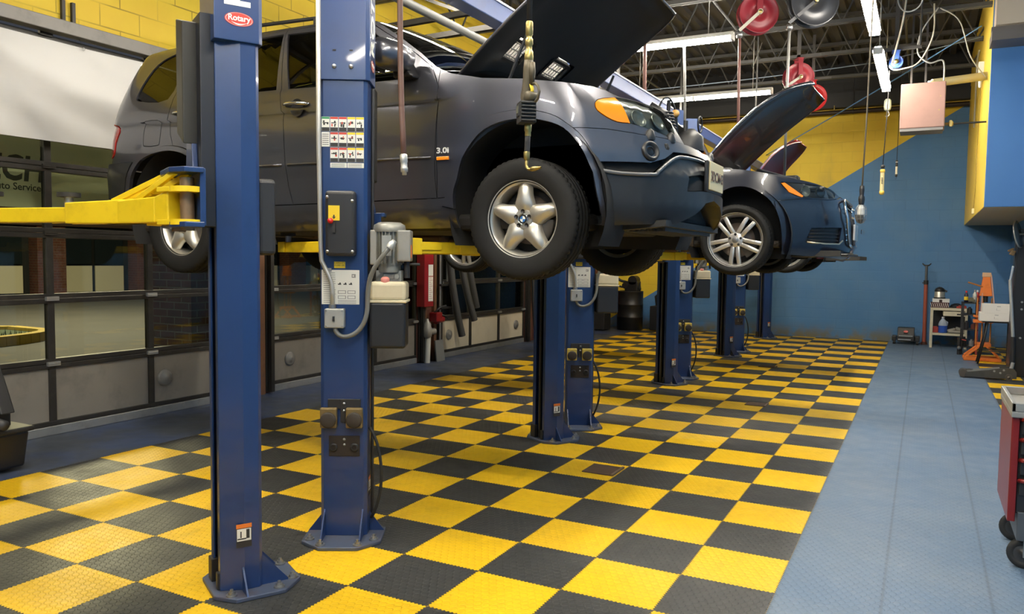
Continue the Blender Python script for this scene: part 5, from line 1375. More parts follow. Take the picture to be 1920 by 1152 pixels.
m = MB(); m.box((0, 0, 0), (.082, .075, .098))
for k in range(6): m.box((.045, 0, -.04 + .016 * k), (.012, .07, .009)); m.box((-.043, 0, -.04 + .016 * k), (.008, .07, .009))
m.build('meter_boot', RUBBER, mt, bevel=.008)
m = MB(); m.box((-.004, -.039, .008), (.058, .006, .055)); m.build('meter_frame', BLKPL, mt, bevel=.003)
m = MB(); m.box((-.004, -.0425, .012), (.042, .002, .03)); m.build('meter_screen', M('lcd', (.16, .17, .14), .2), mt)
m = MB(); m.cyl((0, 0, .20), (0, 0, .185), .012, 12); m.lathe([(.013, .20), (.017, .195), (.017, .165), (.014, .16), (.014, .14)], (0, 0, 0), (0, 0, 1), 14); m.build('outlet_fitting', BRASS, g)
m = MB(); m.tube([(0, 0, .165), (-.003, 0, .11), (-.006, 0, .06), (-.008, 0, .04)], .0125, 12); m.build('outlet_hose', RUBBER, g)
m = MB(); m.lathe([(.014, .075), (.015, .07), (.014, .04), (.010, .036)], (-.007, 0, -.005), (0, 0, 1), 14); m.tube([(-.007, 0, .045), (-.009, 0, .012), (-.006, 0, -.002), (.008, 0, -.012), (.03, 0, -.014)], .0072, 10); m.build('spout', BRASS, g)
m = MB(); m.lathe([(.009, 0), (.011, .005), (.011, .03), (.0085, .034), (.0085, .05), (.006, .052), (.006, .072), (.004, .074)], (.03, 0, -.014), (1, 0, .03), 14); m.build('drip_nozzle', BRASS, g)
# ---- hanging work lamps
def drop(parent, pts, r=.006, mat=None): m = MB(); m.tube(pts, r, 7); m.build('lamp_cord', mat or RUBBER, parent)
L = empty('work_lamp', (.05, 3.87, 1.92), 0, 'caged work lamp on a long brown cord, lowest of the hanging lamps', 'lamp', 'work lamps hanging on cords')
drop(L, [(.02, .12, 2.95), (.022, .1, 2.0), (.012, .03, .9), (.0, .0, .32)], .007, M('cord_brown', (.13, .10, .06), .5))
m = MB(); m.lathe([(.008, .34), (.018, .335), (.021, .30), (.018, .26), (.019, .245), (.025, .24), (.028, .215), (.024, .185), (.022, .17), (.014, .165)], (0, 0, 0), (0, 0, 1), 18); m.build('handle', BLKPL, L)
m = MB(); m.lathe([(.014, .17), (.022, .155), (.032, .12), (.034, .09), (.028, .06), (.012, .045), (0, .043)], (0, 0, 0), (0, 0, 1), 18); m.build('bulb', M('bulb_frosted', (.72, .70, .64), .3), L)
m = MB()
for k in range(8):
    a = 2 * pi * k / 8; m.tube([(r * cos(a), r * sin(a), z) for r, z in ((.02, .172), (.042, .14), (.046, .08), (.042, .035), (.024, .008), (.0, .0))], .0022, 6)
for z, r in ((.13, .043), (.08, .046), (.04, .043)): m.tube([(r * cos(q), r * sin(q), z) for q in (2 * pi * i / 20 for i in range(21))], .0022, 6)
m.build('cage', STEEL, L)
m = MB(); m.smooth = True; m.lathe([(.044, .075), (.043, .04), (.026, .01), (0, .002)], (0, 0, 0), (0, 0, 1), 16, .6, pi + .6); m.build('reflector_cup', M('cup_grey', (.12, .115, .10), .4, .5), L)
L = empty('work_lamp', (.026, 7.86, 2.48), 0, 'yellow tube work lamp hanging between the other two hanging lamps', 'lamp', 'work lamps hanging on cords')
drop(L, [(.03, .12, 1.66), (.02, .06, 1.0), (.0, .0, .38)], .006)
m = MB(); m.lathe([(0, .40), (.02, .395), (.028, .375), (.02, .352), (0, .35)], (0, 0, 0), (0, 0, 1), 14); m.build('cord_ball', RUBBER, L)
m = MB(); m.lathe([(0, .34), (.026, .338), (.03, .33), (.03, .30), (.026, .296)], (0, 0, 0), (0, 0, 1), 18); m.lathe([(.026, .052), (.031, .048), (.031, .02), (.02, .002), (0, 0)], (0, 0, 0), (0, 0, 1), 18); m.build('end_cap', M('lamp_yellow', (.80, .52, .08), .45), L)
m = MB(); m.lathe([(.026, .30), (.026, .05)], (0, 0, 0), (0, 0, 1), 18); m.build('lamp_tube', M('lamp_cream', (.70, .58, .28), .35), L)
m = MB()
for k in range(5): m.box((.0, -.027, .15 + .018 * k), (.02, .003, .009), ry=.4)
m.build('side_marking', INK, L)
L = empty('work_lamp', (.082, 11.3, 2.99), 0, 'slim black and white work lamp, smallest of the three hanging below the pink heater', 'lamp', 'work lamps hanging on cords')
drop(L, [(.01, .05, 1.93), (.006, .03, 1.0), (0, 0, .34)], .005)
m = MB(); m.lathe([(0, .345), (.017, .34), (.02, .32), (.012, .305), (.018, .29), (.02, .24), (.017, .232)], (0, 0, 0), (0, 0, 1), 14); m.lathe([(.017, .102), (.02, .09), (.016, .06), (0, .055)], (0, 0, 0), (0, 0, 1), 14); m.tube([(0, 0, .06), (.004, 0, .03), (-.008, 0, .015), (-.014, 0, .03)], .003, 6); m.build('end_cap', BLKPL, L)
m = MB(); m.lathe([(.017, .235), (.017, .10)], (0, 0, 0), (0, 0, 1), 14); m.build('lamp_tube', M('lamp_pale', (.70, .66, .5), .4), L)
m = MB(); m.lathe([(.0, .315), (.018, .313), (.018, .30), (0, .30)], (0, 0, 0), (0, 0, 1), 14); m.build('white_ring', WHITE, L)
L = empty('work_lamp', (-.03, 9.75, 3.86), 0, 'pale lamp head with a wire hook under the far end of the tube light', 'lamp', 'work lamps hanging on cords')
m = MB(); m.lathe([(0, .24), (.03, .235), (.05, .21), (.055, .12), (.045, .07), (.02, .05), (0, .05)], (0, 0, 0), (0, 0, 1), 16); m.build('lamp_head', M('head_sage', (.42, .45, .36), .4), L)
m = MB(); m.tube([(0, 0, .06), (.02, 0, .03), (.03, 0, -.01), (.0, 0, -.04), (-.03, 0, -.02)], .005, 6); m.build('hook', STEEL, L)
drop(L, [(0, 0, .235), (.0, 0, .7), (0, 0, 1.06)], .005)
# ---- cables
def cable(name, pts, r, mat, label, n=12):
    c = Vector(pts[0]); m = MB(); m.tube([Vector(p) - c for p in spl(pts, n)], r, 7); o = m.build(name, mat); o.location = c; return tag(o, label, 'cable')
CBLUE = M('cable_blue', (.10, .22, .42), .4)
def sag(a, b, s, n=10): return [tuple(Vector(a).lerp(Vector(b), i / n) - Vector((0, 0, 4 * s * (i / n) * (1 - i / n)))) for i in range(n + 1)]
cable('air_line', sag((1.14, 9.0, 4.86), (-2.46, 13.42, 3.80), .03), .010, CBLUE, 'blue line stretched from the far corner bulkhead down to the end wall', 2)
cable('air_line', sag((1.18, 9.6, 4.86), (-.25, 9.9, 4.70), .01), .009, M('cable_slate', (.12, .15, .18), .5), 'slate line under the joists between the tube light and the bulkhead', 2)
cable('air_line', sag((-.25, 9.9, 4.70), (-5.9, 9.95, 4.62), .05), .009, M('cable_slate'), 'thin slate line under the far joists above the tube lights', 2)
cable('power_cord', [(.30, 6.4, 4.9), (.18, 6.4, 4.62), (.26, 6.4, 4.45), (.42, 6.4, 4.52), (.46, 6.4, 4.9)], .008, M('cord_grey', (.35, .35, .33), .5), 'grey cord looping down beside the first lengthwise tube light')
cable('power_cord', [(.28, 6.5, 4.9), (.24, 6.5, 4.4), (.14, 6.5, 3.9)], .011, M('cord_cream', (.55, .50, .38), .5), 'short cream cord end dangling under the joists')
cable('power_cord', [(.55, 7.8, 4.9), (.55, 7.8, 4.5), (.40, 7.9, 4.2), (.20, 7.95, 4.14), (.10, 8.0, 4.15)], .010, M('cord_cream'), 'cream cord curving from the joist to the blue reel')
cable('power_cord', [(.60, 8.0, 4.9), (.42, 8.0, 4.62), (.38, 8.0, 4.35), (.52, 8.0, 4.2), (.68, 8.05, 4.22), (.70, 8.05, 3.965)], .010, M('cord_pale', (.45, .45, .42), .5), 'pale looped cord entering the top of the pink heater')
cable('power_cord', [(.62, 8.1, 4.92), (.85, 8.2, 4.75), (1.0, 8.3, 4.3), (1.20, 8.5, 4.05)], .008, M('cord_pale'), 'pale cord curving from the joist to the bulkhead')
m = MB(); m.cyl((0, 0, 0), (0, 0, -1.3), .012, 8); o = m.build('hanger_rod', M('strut_dull')); o.location = (.42, 7.0, 5.5); tag(o, 'thin rod hanging from the roof in front of the pink heater', 'rod')
# ---- unit heater
H = empty('unit_heater', (.465, 8.2, 3.36), 0, 'pink square unit heater hanging from the roof', 'heater')
PINK = M('heater_pink', (.33, .185, .148), .5, 0, .1)
m = MB(); m.span((-.265, -.2, .0), (.265, .2, .59)); m.build('casing', PINK, H, bevel=.012)
m = MB(); m.span((-.26, -.19, -.035), (.25, .19, 0.)); m.build('bottom_pan', M('heater_grey', (.20, .19, .18), .5, .3), H)
m = MB(); m.span((.05, -.1, .59), (.15, .1, .605)); m.build('top_tag', WHITE, H)
for x, z in ((.205, .40), (.195, .22)):
    m = MB(); m.cyl((x, -.2, z), (x, -.204, z), .008, 8); m.build('panel_screw', BRASS, H)
for x in (-.15, .02):
    m = MB(); m.beam((x, 0, .59), (x, 0, 1.56), .025, .025); m.build('hanger', M('strut_dull'), H)
m = MB(); m.cyl((.27, 0, .06), (.36, 0, .06), .02, 10); m.lathe([(.02, -.03), (.035, -.02), (.035, .02), (.02, .03)], (.34, 0, .06), (1, 0, 0), 12); m.box((.34, -.04, .06), (.03, .02, .08)); m.build('gas_valve', BRASS, H)
m = MB(); m.cyl((.36, 0, .06), (.745, .0, .06), .012, 8); m.build('gas_pipe', BLACKM, H)
m = MB(); m.cyl((.1, .1, .63), (.745, .35, .72), .055, 18); m.cyl((.1, .1, .5), (.1, .1, .66), .055, 18); m.build('flue_pipe', M('flue_cream', (.52, .46, .26), .5, .2), H)
# ---- pipes on the bulkhead and the end wall
C = empty('hanging_conduit', (1.19, 10.9, 3.75), 0, 'thin steel conduit standing on the yellow flank of the bulkhead', 'conduit')
m = MB(); m.tube([(0, 0, 0), (0, 0, 1.0), (.0, -.06, 1.08), (0, -.5, 1.10)], .014, 8); m.build('pipe', ZINC, C)
m = MB()
for z in (.2, .8): m.box((.005, 0, z), (.012, .06, .02))
m.build('pipe_clip', STEEL, C)
B = empty('junction_box', (1.205, 9.45, 4.2), 0, 'white electrical box on the yellow flank of the bulkhead', 'electrical box')
m = MB(); m.span((-.06, -.07, 0), (.01, .07, .26)); m.build('box_body', WHITE, B, bevel=.006)
m = MB(); m.cyl((-.03, 0, -.1), (-.03, 0, 0), .02, 10, .03); m.build('cable_gland', WHITE, B)
m = MB(); m.span((-.03, -.05, 0), (.0035, .05, .08)); o = m.build('thermostat', M('stat_cream', (.70, .62, .35), .5), bevel=.006); o.location = (1.213, 10.25, 2.34); tag(o, 'small cream thermostat low on the yellow flank of the bulkhead', 'thermostat')
cable('thermostat_wire', [(1.207, 10.22, 2.42), (1.207, 10.0, 2.8), (1.207, 10.1, 3.3), (1.207, 9.9, 3.9), (1.207, 9.95, 4.4)], .004, M('wire_ochre', (.30, .2, .05), .6), 'thin wire running up the yellow bulkhead flank from the thermostat')
P_ = empty('sprinkler_pipe', (-2.2, 13.3, 4.56), 0, 'dark pipe running along the top of the yellow end wall', 'pipe')
m = MB(); m.cyl((-3.5, 0, 0), (3.4, 0, 0), .045, 14); m.build('pipe', M('pipe_darkbrown', (.035, .022, .014), .5, .3), P_)
for x in (-2.6, -.4, 1.4, 2.9):
    m = MB(); m.cyl((x, 0, .03), (x, 0, .98), .008, 6); m.lathe([(.048, -.012), (.052, 0), (.048, .012)], (x, 0, 0), (1, 0, 0), 14); m.build('pipe_hanger', BLACKM, P_)
m = MB(); m.cyl((1.05, 0, .05), (1.05, 0, .14), .012, 8); m.build('sprinkler_head', BRASS, P_)
m = MB(); m.span((XL, YB - .22, 4.66), (1.215, YB - .02, 4.88)); m.build('ceiling_beam', M('ledger_black', (.014, .014, .014), .6), kind='structure')
# ================= things along the end wall and the aisle =================
# ---- white bench with its load
b = empty('work_bench', (1.02, 13.05, 0), 0, 'white steel bench with a drawer against the blue end wall', 'bench')
CREAM = M('bench_cream', (.68, .63, .47), .5, 0, .3, (.25, .2, .12), 5)
m = MB(); m.span((-.31, -.32, .70), (.30, .32, .745)); m.build('bench_top', CREAM, b, bevel=.004)
for x in (-.285, .275):
    for y in (-.29, .29):
        m = MB(); m.span((x - .022, y - .022, 0), (x + .022, y + .022, .70)); m.build('leg', CREAM, b, bevel=.003)
m = MB(); m.span((-.30, -.30, .235), (.29, .30, .275)); m.build('lower_shelf', CREAM, b, bevel=.003)
m = MB(); m.span((-.10, -.315, .60), (.28, .28, .685)); d = m.build('drawer', CREAM, b, bevel=.004)
m = MB(); m.span((.12, -.322, .625), (.27, -.314, .65)); m.build('drawer_pull', INK, d)
m = MB(); m.span((-.30, .26, .28), (.30, .30, .70)); m.build('back_panel', M('bench_dark', (.02, .022, .03), .6), b)
o = MB(); o.span((-.15, -.14, 0), (.15, .14, .10)); o = o.build('parts_crate', M('crate_maroon', (.06, .012, .015), .6), bevel=.004); o.location = (.86, 12.95, .745); tag(o, 'dark red patterned crate on the white bench under the white box', 'crate')
m = MB()
for k in range(9): m.beam((-.13 + .034 * k, -.142, .012), (-.155 + .034 * k, -.142, .09), .008, .002, (0, 1, 0))
m.build('white_stripe', WHITE, o)
c = empty('carton', (.875, 12.95, .845), 0, 'low white box on the patterned crate', 'box')
m = MB(); m.span((-.14, -.12, 0), (.14, .12, .065)); m.build('carton_body', WHITE, c, bevel=.003)
m = MB(); m.span((-.03, -.123, 0), (.02, -.12, .05)); m.build('dark_band', M('band_dark', (.03, .015, .015), .5), c)
c = empty('vacuum_head', (.85, 12.95, .91), 0, 'silver canister with black lid on top of the white box', 'canister')
m = MB(); m.lathe([(0, 0), (.095, 0), (.09, .02), (.085, .13), (.08, .135)], (0, 0, 0), (0, 0, 1), 24); m.build('canister', M('canister_silver', (.52, .50, .44), .35, .6), c)
m = MB(); m.lathe([(.09, .0), (.10, .01), (.095, .025)], (0, 0, 0), (0, 0, 1), 24); m.lathe([(.085, .13), (.09, .15), (.07, .19), (.03, .215), (0, .22)], (0, 0, 0), (0, 0, 1), 20); m.box((.05, 0, .17), (.16, .05, .035), ry=.5); m.build('lid', BLKPL, c)
o = MB(); o.lathe([(0, .08), (.04, .08), (.09, .055), (.11, .02), (.115, 0), (0, 0)], (0, 0, 0), (0, 0, 1), 20); o.box((-.1, -.02, .012), (.10, .1, .012)); o = o.build('work_hat', M('cap_navy', (.014, .016, .022), .7)); o.location = (1.135, 13.0, .746); tag(o, 'dark baseball hat lying on the white bench beside the patterned crate', 'hat')
o = MB(); o.box((0, 0, .018), (.16, .2, .035)); o.box((.01, 0, .04), (.1, .15, .02), rz=.4); o = o.build('shop_rag', M('rag_red', (.38, .05, .035), .8), bevel=.012); o.location = (1.21, 12.9, .745); tag(o, 'red rag bundle on the end of the white bench', 'rag')
j = empty('fluid_jug', (.925, 12.86, .277), 0, 'clear jug half full of blue fluid on the lower shelf of the white bench', 'jug')
m = MB(); m.lathe([(0, 0), (.068, 0), (.075, .01), (.075, .135)], (0, 0, 0), (0, 0, 1), 24); m.build('blue_fluid', M('fluid_blue', (.03, .10, .48), .25), j)
m = MB(); m.lathe([(.0755, .135), (.075, .165), (.06, .21), (.032, .25), (.024, .26), (.024, .275)], (0, 0, 0), (0, 0, 1), 24); m.tube([(.05, 0, .215), (.075, 0, .2), (.07, 0, .15)], .010, 8); m.build('jug_shoulder', M('jug_clear', (.40, .47, .58), .35), j)
m = MB(); m.lathe([(0, .30), (.024, .298), (.026, .275), (0, .275)], (0, 0, 0), (0, 0, 1), 16); m.build('jug_cap', M('jugcap_white', (.7, .7, .72), .4), j)
o = MB(); o.box((0, 0, .05), (.10, .1, .1)); o.box((0, 0, .105), (.07, .07, .02)); o = o.build('parts_box', M('box_red', (.40, .04, .03), .5), bevel=.008); o.location = (.80, 12.9, .277); tag(o, 'small red box on the lower shelf beside the blue jug', 'box')
o = MB(); o.box((0, 0, .03), (.26, .2, .05)); o.box((.06, .0, .075), (.14, .18, .05), ry=.3); o.box((-.08, 0, .06), (.14, .17, .03), ry=-.3); o = o.build('shop_rag', M('rag_grey', (.33, .31, .27), .8), bevel=.015); o.location = (1.14, 12.85, .282); tag(o, 'grey rags heaped on the lower shelf of the white bench', 'rag')
# ---- tall jack stand
p = empty('pole_jack', (.625, 13.3, 0), 0, 'tall red pole jack with black saddle against the blue end wall', 'pole jack')
POLER = M('pole_red', (.36, .085, .05), .5, 0, .3)
m = MB(); m.lathe([(0, .05), (.045, .05), (.06, .02), (.065, 0)], (0, 0, 0), (0, 0, 1), 20); m.build('base', M('pole_base', (.08, .03, .02), .6), p)
m = MB(); m.cyl((0, 0, .03), (-.01, 0, 1.18), .034, 16); m.build('lower_tube', POLER, p)
m = MB(); m.cyl((-.01, 0, 1.16), (-.01, 0, 1.24), .043, 14); m.box((-.05, 0, 1.19), (.05, .02, .02)); m.build('lock_collar', BLACKM, p)
m = MB(); m.cyl((-.01, 0, 1.2), (-.012, 0, 1.52), .024, 14); m.build('upper_tube', M('pole_grey', (.10, .11, .12), .45, .4), p)
m = MB(); m.tube([(-.085, 0, 1.565), (-.05, 0, 1.53), (-.012, 0, 1.52), (.03, 0, 1.53), (.065, 0, 1.565)], [.010, .014, .018, .014, .010], 8); m.build('saddle', BLACKM, p)
# ---- rolling tool box under the wall
t_ = empty('tool_chest', (.31, 13.2, 0), 0, 'low black rolling tool box with a red oval badge by the end wall', 'tool box')
m = MB(); m.span((-.15, -.16, .06), (.15, .14, .17)); m.build('box_body', BLKPL, t_, bevel=.012)
m = MB(); m.prism([(-.16, .17), (.14, .17), (.13, .32), (-.08, .32)], -.145, .145, 'x'); m.build('lid', BLKPL, t_, bevel=.008)
m = MB(); m.span((-.12, -.168, .155), (.12, -.158, .175)); m.span((-.13, -.175, .085), (.09, -.158, .105)); m.build('bright_trim', M('trim_bright', (.45, .45, .44), .3, .7), t_)
m = MB(); m.add([(.03 + .04 * cos(q), -.1355 - .0008 * 0 - .03 + .018 * sin(q) * .55, .252 + .022 * sin(q)) for q in (2 * pi * i / 24 for i in range(24))], [list(range(24))]); m.xf(Matrix.Translation((-.03, -.002, 0))); m.build('oval_badge', LOGORED, t_)
for x in (-.2, .2):
    m = MB(); m.span((x - .04, -.15, .06), (x + .04, .1, .16)); m.build('side_bracket', BLKPL, t_, bevel=.01)
    for y in (-.12, .08):
        m = MB(); m.cyl((x - .02, y, .035), (x + .02, y, .035), .035, 16); m.build('wheel', RUBBER, t_)
# ---- dark red parts rack with bottles
r_ = empty('parts_rack', (1.30, 12.05, 0), 0, 'black and red steel rack of tools beside the white bench', 'rack')
for x in (-.10, .12):
    for y in (-.2, .2):
        m = MB(); m.span((x - .015, y - .015, 0), (x + .015, y + .015, .9)); m.build('post', BLACKM if x < 0 else M('rack_red', (.28, .04, .03), .5), r_)
for z in (.12, .42, .68, .88):
    m = MB(); m.span((-.12, -.22, z), (.14, .22, z + .018)); m.build('shelf', BLACKM, r_)
for k, (x, z, h, cc) in enumerate(((-.06, .138, .16, (.03, .03, .03)), (.05, .138, .12, (.20, .20, .2)), (-.04, .438, .14, (.025, .025, .03)), (.07, .438, .1, (.12, .03, .02)), (.0, .698, .12, (.02, .02, .02)))):
    m = MB(); m.cyl((0, 0, 0), (0, 0, h * .8), .04, 14); m.cyl((0, 0, h * .8), (0, 0, h), .02, 10); o = m.build('canister', M('rack_can_%d' % k, cc, .4)); o.location = (1.30 + x, 11.93, z + .002)
    tag(o, ['black can on the lowest shelf of the dark rack', 'grey can on the lowest shelf of the dark rack', 'black can on the second shelf of the dark rack', 'brown-red can on the second shelf of the dark rack', 'black can on the third shelf of the dark rack'][k], 'can', 'cans on the dark rack')
def bottle(loc, label, body, cap, h=.2, r=.033, lab=None):
    b_ = empty('spray_bottle', loc, 0, label, 'bottle', 'bottles on top of the dark rack')
    m = MB(); m.lathe([(0, 0), (r, 0), (r, h * .65), (r * .45, h * .8), (r * .4, h * .85)], (0, 0, 0), (0, 0, 1), 16); m.build('bottle_body', body, b_)
    m = MB(); m.lathe([(r * .42, h * .83), (r * .5, h * .86), (r * .45, h), (0, h)], (0, 0, 0), (0, 0, 1), 12); m.build('cap', cap, b_)
    if lab: m = MB(); m.lathe([(r * 1.01, h * .2), (r * 1.01, h * .5)], (0, 0, 0), (0, 0, 1), 16); m.build('wrap_label', lab, b_)
bottle((1.24, 11.93, .9), 'dark bottle with yellow label and red cap on the rack', M('bot_navy', (.02, .02, .05), .35), M('cap_red', (.55, .03, .03), .4), lab=LABYEL)
bottle((1.37, 11.95, .9), 'white bottle on the rack behind the orange press', M('bot_white', (.62, .62, .55), .4), M('cap_grey', (.3, .3, .3), .4), .22)
bottle((1.42, 12.15, .9), 'red bottle on the rack behind the orange press', M('bot_red', (.48, .03, .03), .35), M('cap_white', (.7, .7, .7), .4), .21, .036)
o = MB(); o.box((0, 0, .03), (.10, .14, .05)); o.box((0, 0, .065), (.07, .11, .03)); o = o.build('glove_pile', M('glove_olive', (.16, .15, .10), .8), bevel=.012); o.location = (1.32, 11.97, .904); tag(o, 'olive gloves lying on the dark rack between the bottles', 'gloves')
o = empty('grease_gun', (1.16, 11.75, 0), 0, 'dark grease gun stand with bright fitting at the foot of the rack', 'grease gun')
m = MB(); m.cyl((0, 0, 0), (0, 0, .3), .03, 12); m.cyl((.03, 0, 0), (.04, 0, .42), .012, 8); m.build('barrel', BLACKM, o)
m = MB(); m.lathe([(0, .04), (.03, .03), (.03, 0)], (0, -.03, .12), (0, -1, 0), 12); m.build('fitting', STEEL, o)
m = MB(); m.beam((-.03, 0, .28), (.1, 0, .25), .02, .015); m.build('lever', M('lever_red', (.5, .08, .06), .4), o)
# ---- orange press
q = empty('shop_press', (1.475, 11.05, 0), 0, 'orange spring press with long handle in front of the dark rack', 'press')
for y in (-.16, .16):
    m = MB(); m.beam((-.28, y, .03), (.25, y, .03), .06, .05); m.build('foot_rail', ORANGE, q, bevel=.004)
m = MB()
for y in (-.16, .16):
    m.beam((-.26, y, .06), (-.06, y, .24), .05, .03); m.beam((.22, y, .06), (.04, y, .24), .05, .03)
m.box((0, 0, .26), (.20, .34, .05)); m.build('base_frame', ORANGE, q, bevel=.004)
m = MB()
for x in (-.11, -.03, .09): m.cyl((x, .0, .26), (x, .0, 1.02), .012, 10)
m.build('guide_rod', M('rod_orange', (.60, .24, .06), .4, .3), q)
m = MB(); m.box((-.02, 0, .64), (.28, .22, .05)); m.box((-.06, 0, .71), (.20, .18, .03), ry=.1); m.build('press_table', ORANGE, q, bevel=.005)
m = MB(); m.prism([(-.09, 1.05), (.09, 1.05), (.06, 1.28), (.05, 1.36), (-.05, 1.36), (-.06, 1.28)], -.07, .07, 'y'); m.build('press_head', ORANGE, q, bevel=.008)
m = MB(); m.span((-.06, -.07, 1.36), (.06, .07, 1.43)); m.build('head_cap', M('cap_peach', (.62, .38, .22), .5), q, bevel=.006)
m = MB(); m.cyl((.0, 0, .95), (.0, 0, 1.36), .035, 14); m.build('ram', BLACKM, q)
m = MB(); m.cyl((-.05, -.06, 1.20), (-.26, -.12, 1.27), .013, 10); m.build('pump_handle', M('rod_orange'), q)
m = MB(); m.beam((.06, -.05, 1.4), (.12, -.08, .9), .016, .016); m.beam((-.05, -.07, 1.1), (-.07, -.07, .7), .012, .012); m.build('tie_bar', M('bar_peach', (.60, .34, .24), .5), q)
# ---- two white boxes on a black stand
s_ = empty('folding_stand', (1.60, 10.55, 0), 0, 'black metal stand carrying the two white boxes', 'stand')
m = MB(); m.span((-.19, -.16, .66), (.22, .18, .685)); m.build('stand_top', BLACKM, s_)
for x, y in ((-.12, -.15), (.18, -.15), (-.12, .15), (.18, .15)):
    m = MB(); m.tube([(x, y, .66), (x - (.03 if x < 0 else 0), y, .42), (x - (.11 if x < 0 else -.0), y, .01)], .014, 8); m.build('leg', BLACKM, s_)
m = MB(); m.cyl((-.19, -.15, .22), (.18, -.15, .22), .008, 8); m.cyl((-.19, .15, .22), (.18, .15, .22), .008, 8); m.build('brace', BLACKM, s_)
CARD = M('carton_white', (.80, .78, .74), .55)
for k, (x, z, w_, h_) in enumerate(((1.585, .685, .44, .13), (1.61, .815, .42, .135))):
    o = empty('carton', (x, 10.52, z), 0, ['lower of the two white boxes on the black stand', 'upper of the two white boxes on the black stand'][k], 'box', 'white boxes on the black stand')
    m = MB(); m.span((-w_ / 2, -.16, 0), (w_ / 2, .16, h_)); m.build('carton_body', CARD, o, bevel=.003)
    m = MB(); m.span((-w_ / 2, -.002, h_), (w_ / 2, .002, h_ + .001)); m.build('flap_seam', M('seam_grey', (.5, .48, .44), .6), o)
    m = MB(); m.span((-.02, -.1615, h_ * .72), (.03, -.16, h_ * .8)); m.add([(-.02, -.161, h_ * .3), (.03, -.161, h_ * .3), (.03, -.161, h_ * .32), (-.02, -.161, h_ * .32)], [(0, 1, 2, 3)]); m.add([(-.025, -.161, h_ * .3), (-.02, -.161, h_ * .3), (-.02, -.161, h_ * .55), (-.025, -.161, h_ * .55)], [(0, 1, 2, 3)]); m.build('carton_print', M('print_grey', (.38, .38, .38), .6), o)
# ---- floor jack
j = empty('floor_jack', (1.42, 8.72, 0), 0, 'long grey floor jack lying across the aisle edge', 'floor jack')
JG = M('jack_grey', (.085, .080, .068), .42, .5, .4, (.03, .025, .02), 8)
m = MB()
for y in (-.10, .10): m.prism([(-.30, .02), (-.28, .085), (-.02, .13), (.14, .17), (.27, .17), (.31, .12), (.31, .03), (.1, .02)], y - .006, y + .006, 'y')
m.build('side_plate', JG, j, bevel=.002)
m = MB(); m.beam((-.30, 0, .085), (.12, 0, .15), .15, .02); m.build('lift_arm', M('jack_bright', (.33, .32, .29), .35, .7), j)
m = MB(); m.cyl((-.31, -.09, .06), (-.31, .09, .06), .055, 20); m.build('front_roller', M('roller_steel', (.12, .10, .08), .45, .6), j)
m = MB(); m.lathe([(0, .01), (.05, .01), (.055, 0), (.03, -.02)], (-.24, 0, .105), (0, 0, 1), 18); m.build('saddle', JG, j)
for y in (-.10, .10):
    m = MB(); m.cyl((.22, y - .02, .045), (.22, y + .02, .045), .045, 16); m.lathe([(0, .03), (.018, .028), (.02, .02)], (.22, y, .045), (0, -1, 0), 10); m.build('rear_caster', M('roller_steel'), j)
for x, z in ((.05, .12), (.16, .14), (.12, .10)):
    m = MB(); m.cyl((x, -.106, z), (x, -.116, z), .014, 10); m.build('pin', STEEL, j)
m = MB(); m.cyl((.25, 0, .15), (.27, 0, .24), .022, 12); m.build('handle_socket', M('socket_pale', (.45, .44, .42), .4, .5), j)
# ---- black cabinet by the aisle edge with a grey pipe leaning on it
k_ = empty('tool_locker', (1.81, 9.35, 0), 0, 'tall narrow black locker standing near the blue side wall', 'locker')
m = MB(); m.prism([(-.13, 0), (.10, 0), (.12, 2.06), (-.10, 2.06)], -.25, .25, 'y'); m.build('locker_body', M('locker_black', (.010, .010, .011), .35), k_, bevel=.006)
m = MB(); m.span((-.13, -.255, .02), (-.11, -.245, 2.0)); m.build('door_edge', BLACKM, k_)
for z in (.55, .95, 1.05):
    m = MB(); m.cyl((-.02, -.25, z), (-.02, -.275, z), .014, 10); m.build('latch', STEEL, k_)
mr = empty('round_mirror', (1.69, 9.0, 1.985), 0, 'round grey mirror seen edge-on above the black locker', 'mirror')
ax = Vector((.9, -.32, .18)).normalized()
m = MB(); m.lathe([(0, .012), (.17, .004), (.185, 0), (.19, -.008), (.18, -.016), (0, -.02)], (0, 0, 0), -ax, 36); m.build('mirror_disc', M('mirror_grey', (.30, .36, .42), .12, .5), mr)
m = MB(); m.lathe([(.183, .004), (.195, .0), (.195, -.012), (.183, -.016)], (0, 0, 0), -ax, 36); m.build('rim', M('rim_pale', (.5, .5, .48), .3, .6), mr)
m = MB(); m.cyl((.02, 0, 0), (.28, .10, .02), .012, 8); m.build('stem', STEEL, mr)
o = empty('leaning_pipe', (1.66, 9.0, .03), 0, 'pale grey pipe leaning upright on the black locker', 'pipe')
m = MB(); m.cyl((.04, 0, .52), (-.03, .0, 1.33), .022, 12); m.build('upper_pipe', M('pipe_pale', (.42, .44, .44), .4, .4), o)
m = MB(); m.cyl((.055, 0, 0), (.04, 0, .54), .03, 12); m.build('dark_sleeve', BLACKM, o)
o = empty('hanging_tool', (1.645, 9.05, 1.30), 0, 'brown tool with a pale cloth hung on the black locker', 'tool')
m = MB(); m.box((0, 0, .43), (.06, .1, .07), ry=.4); m.box((-.02, 0, .47), (.08, .06, .03), ry=-.5); m.build('brown_head', M('tool_brown', (.20, .13, .06), .6), o, bevel=.01)
m = MB(); m.box((0, 0, .12), (.025, .06, .26), rx=.1, ry=.12); m.build('pale_cloth', M('cloth_blue', (.35, .42, .50), .7), o, bevel=.008)
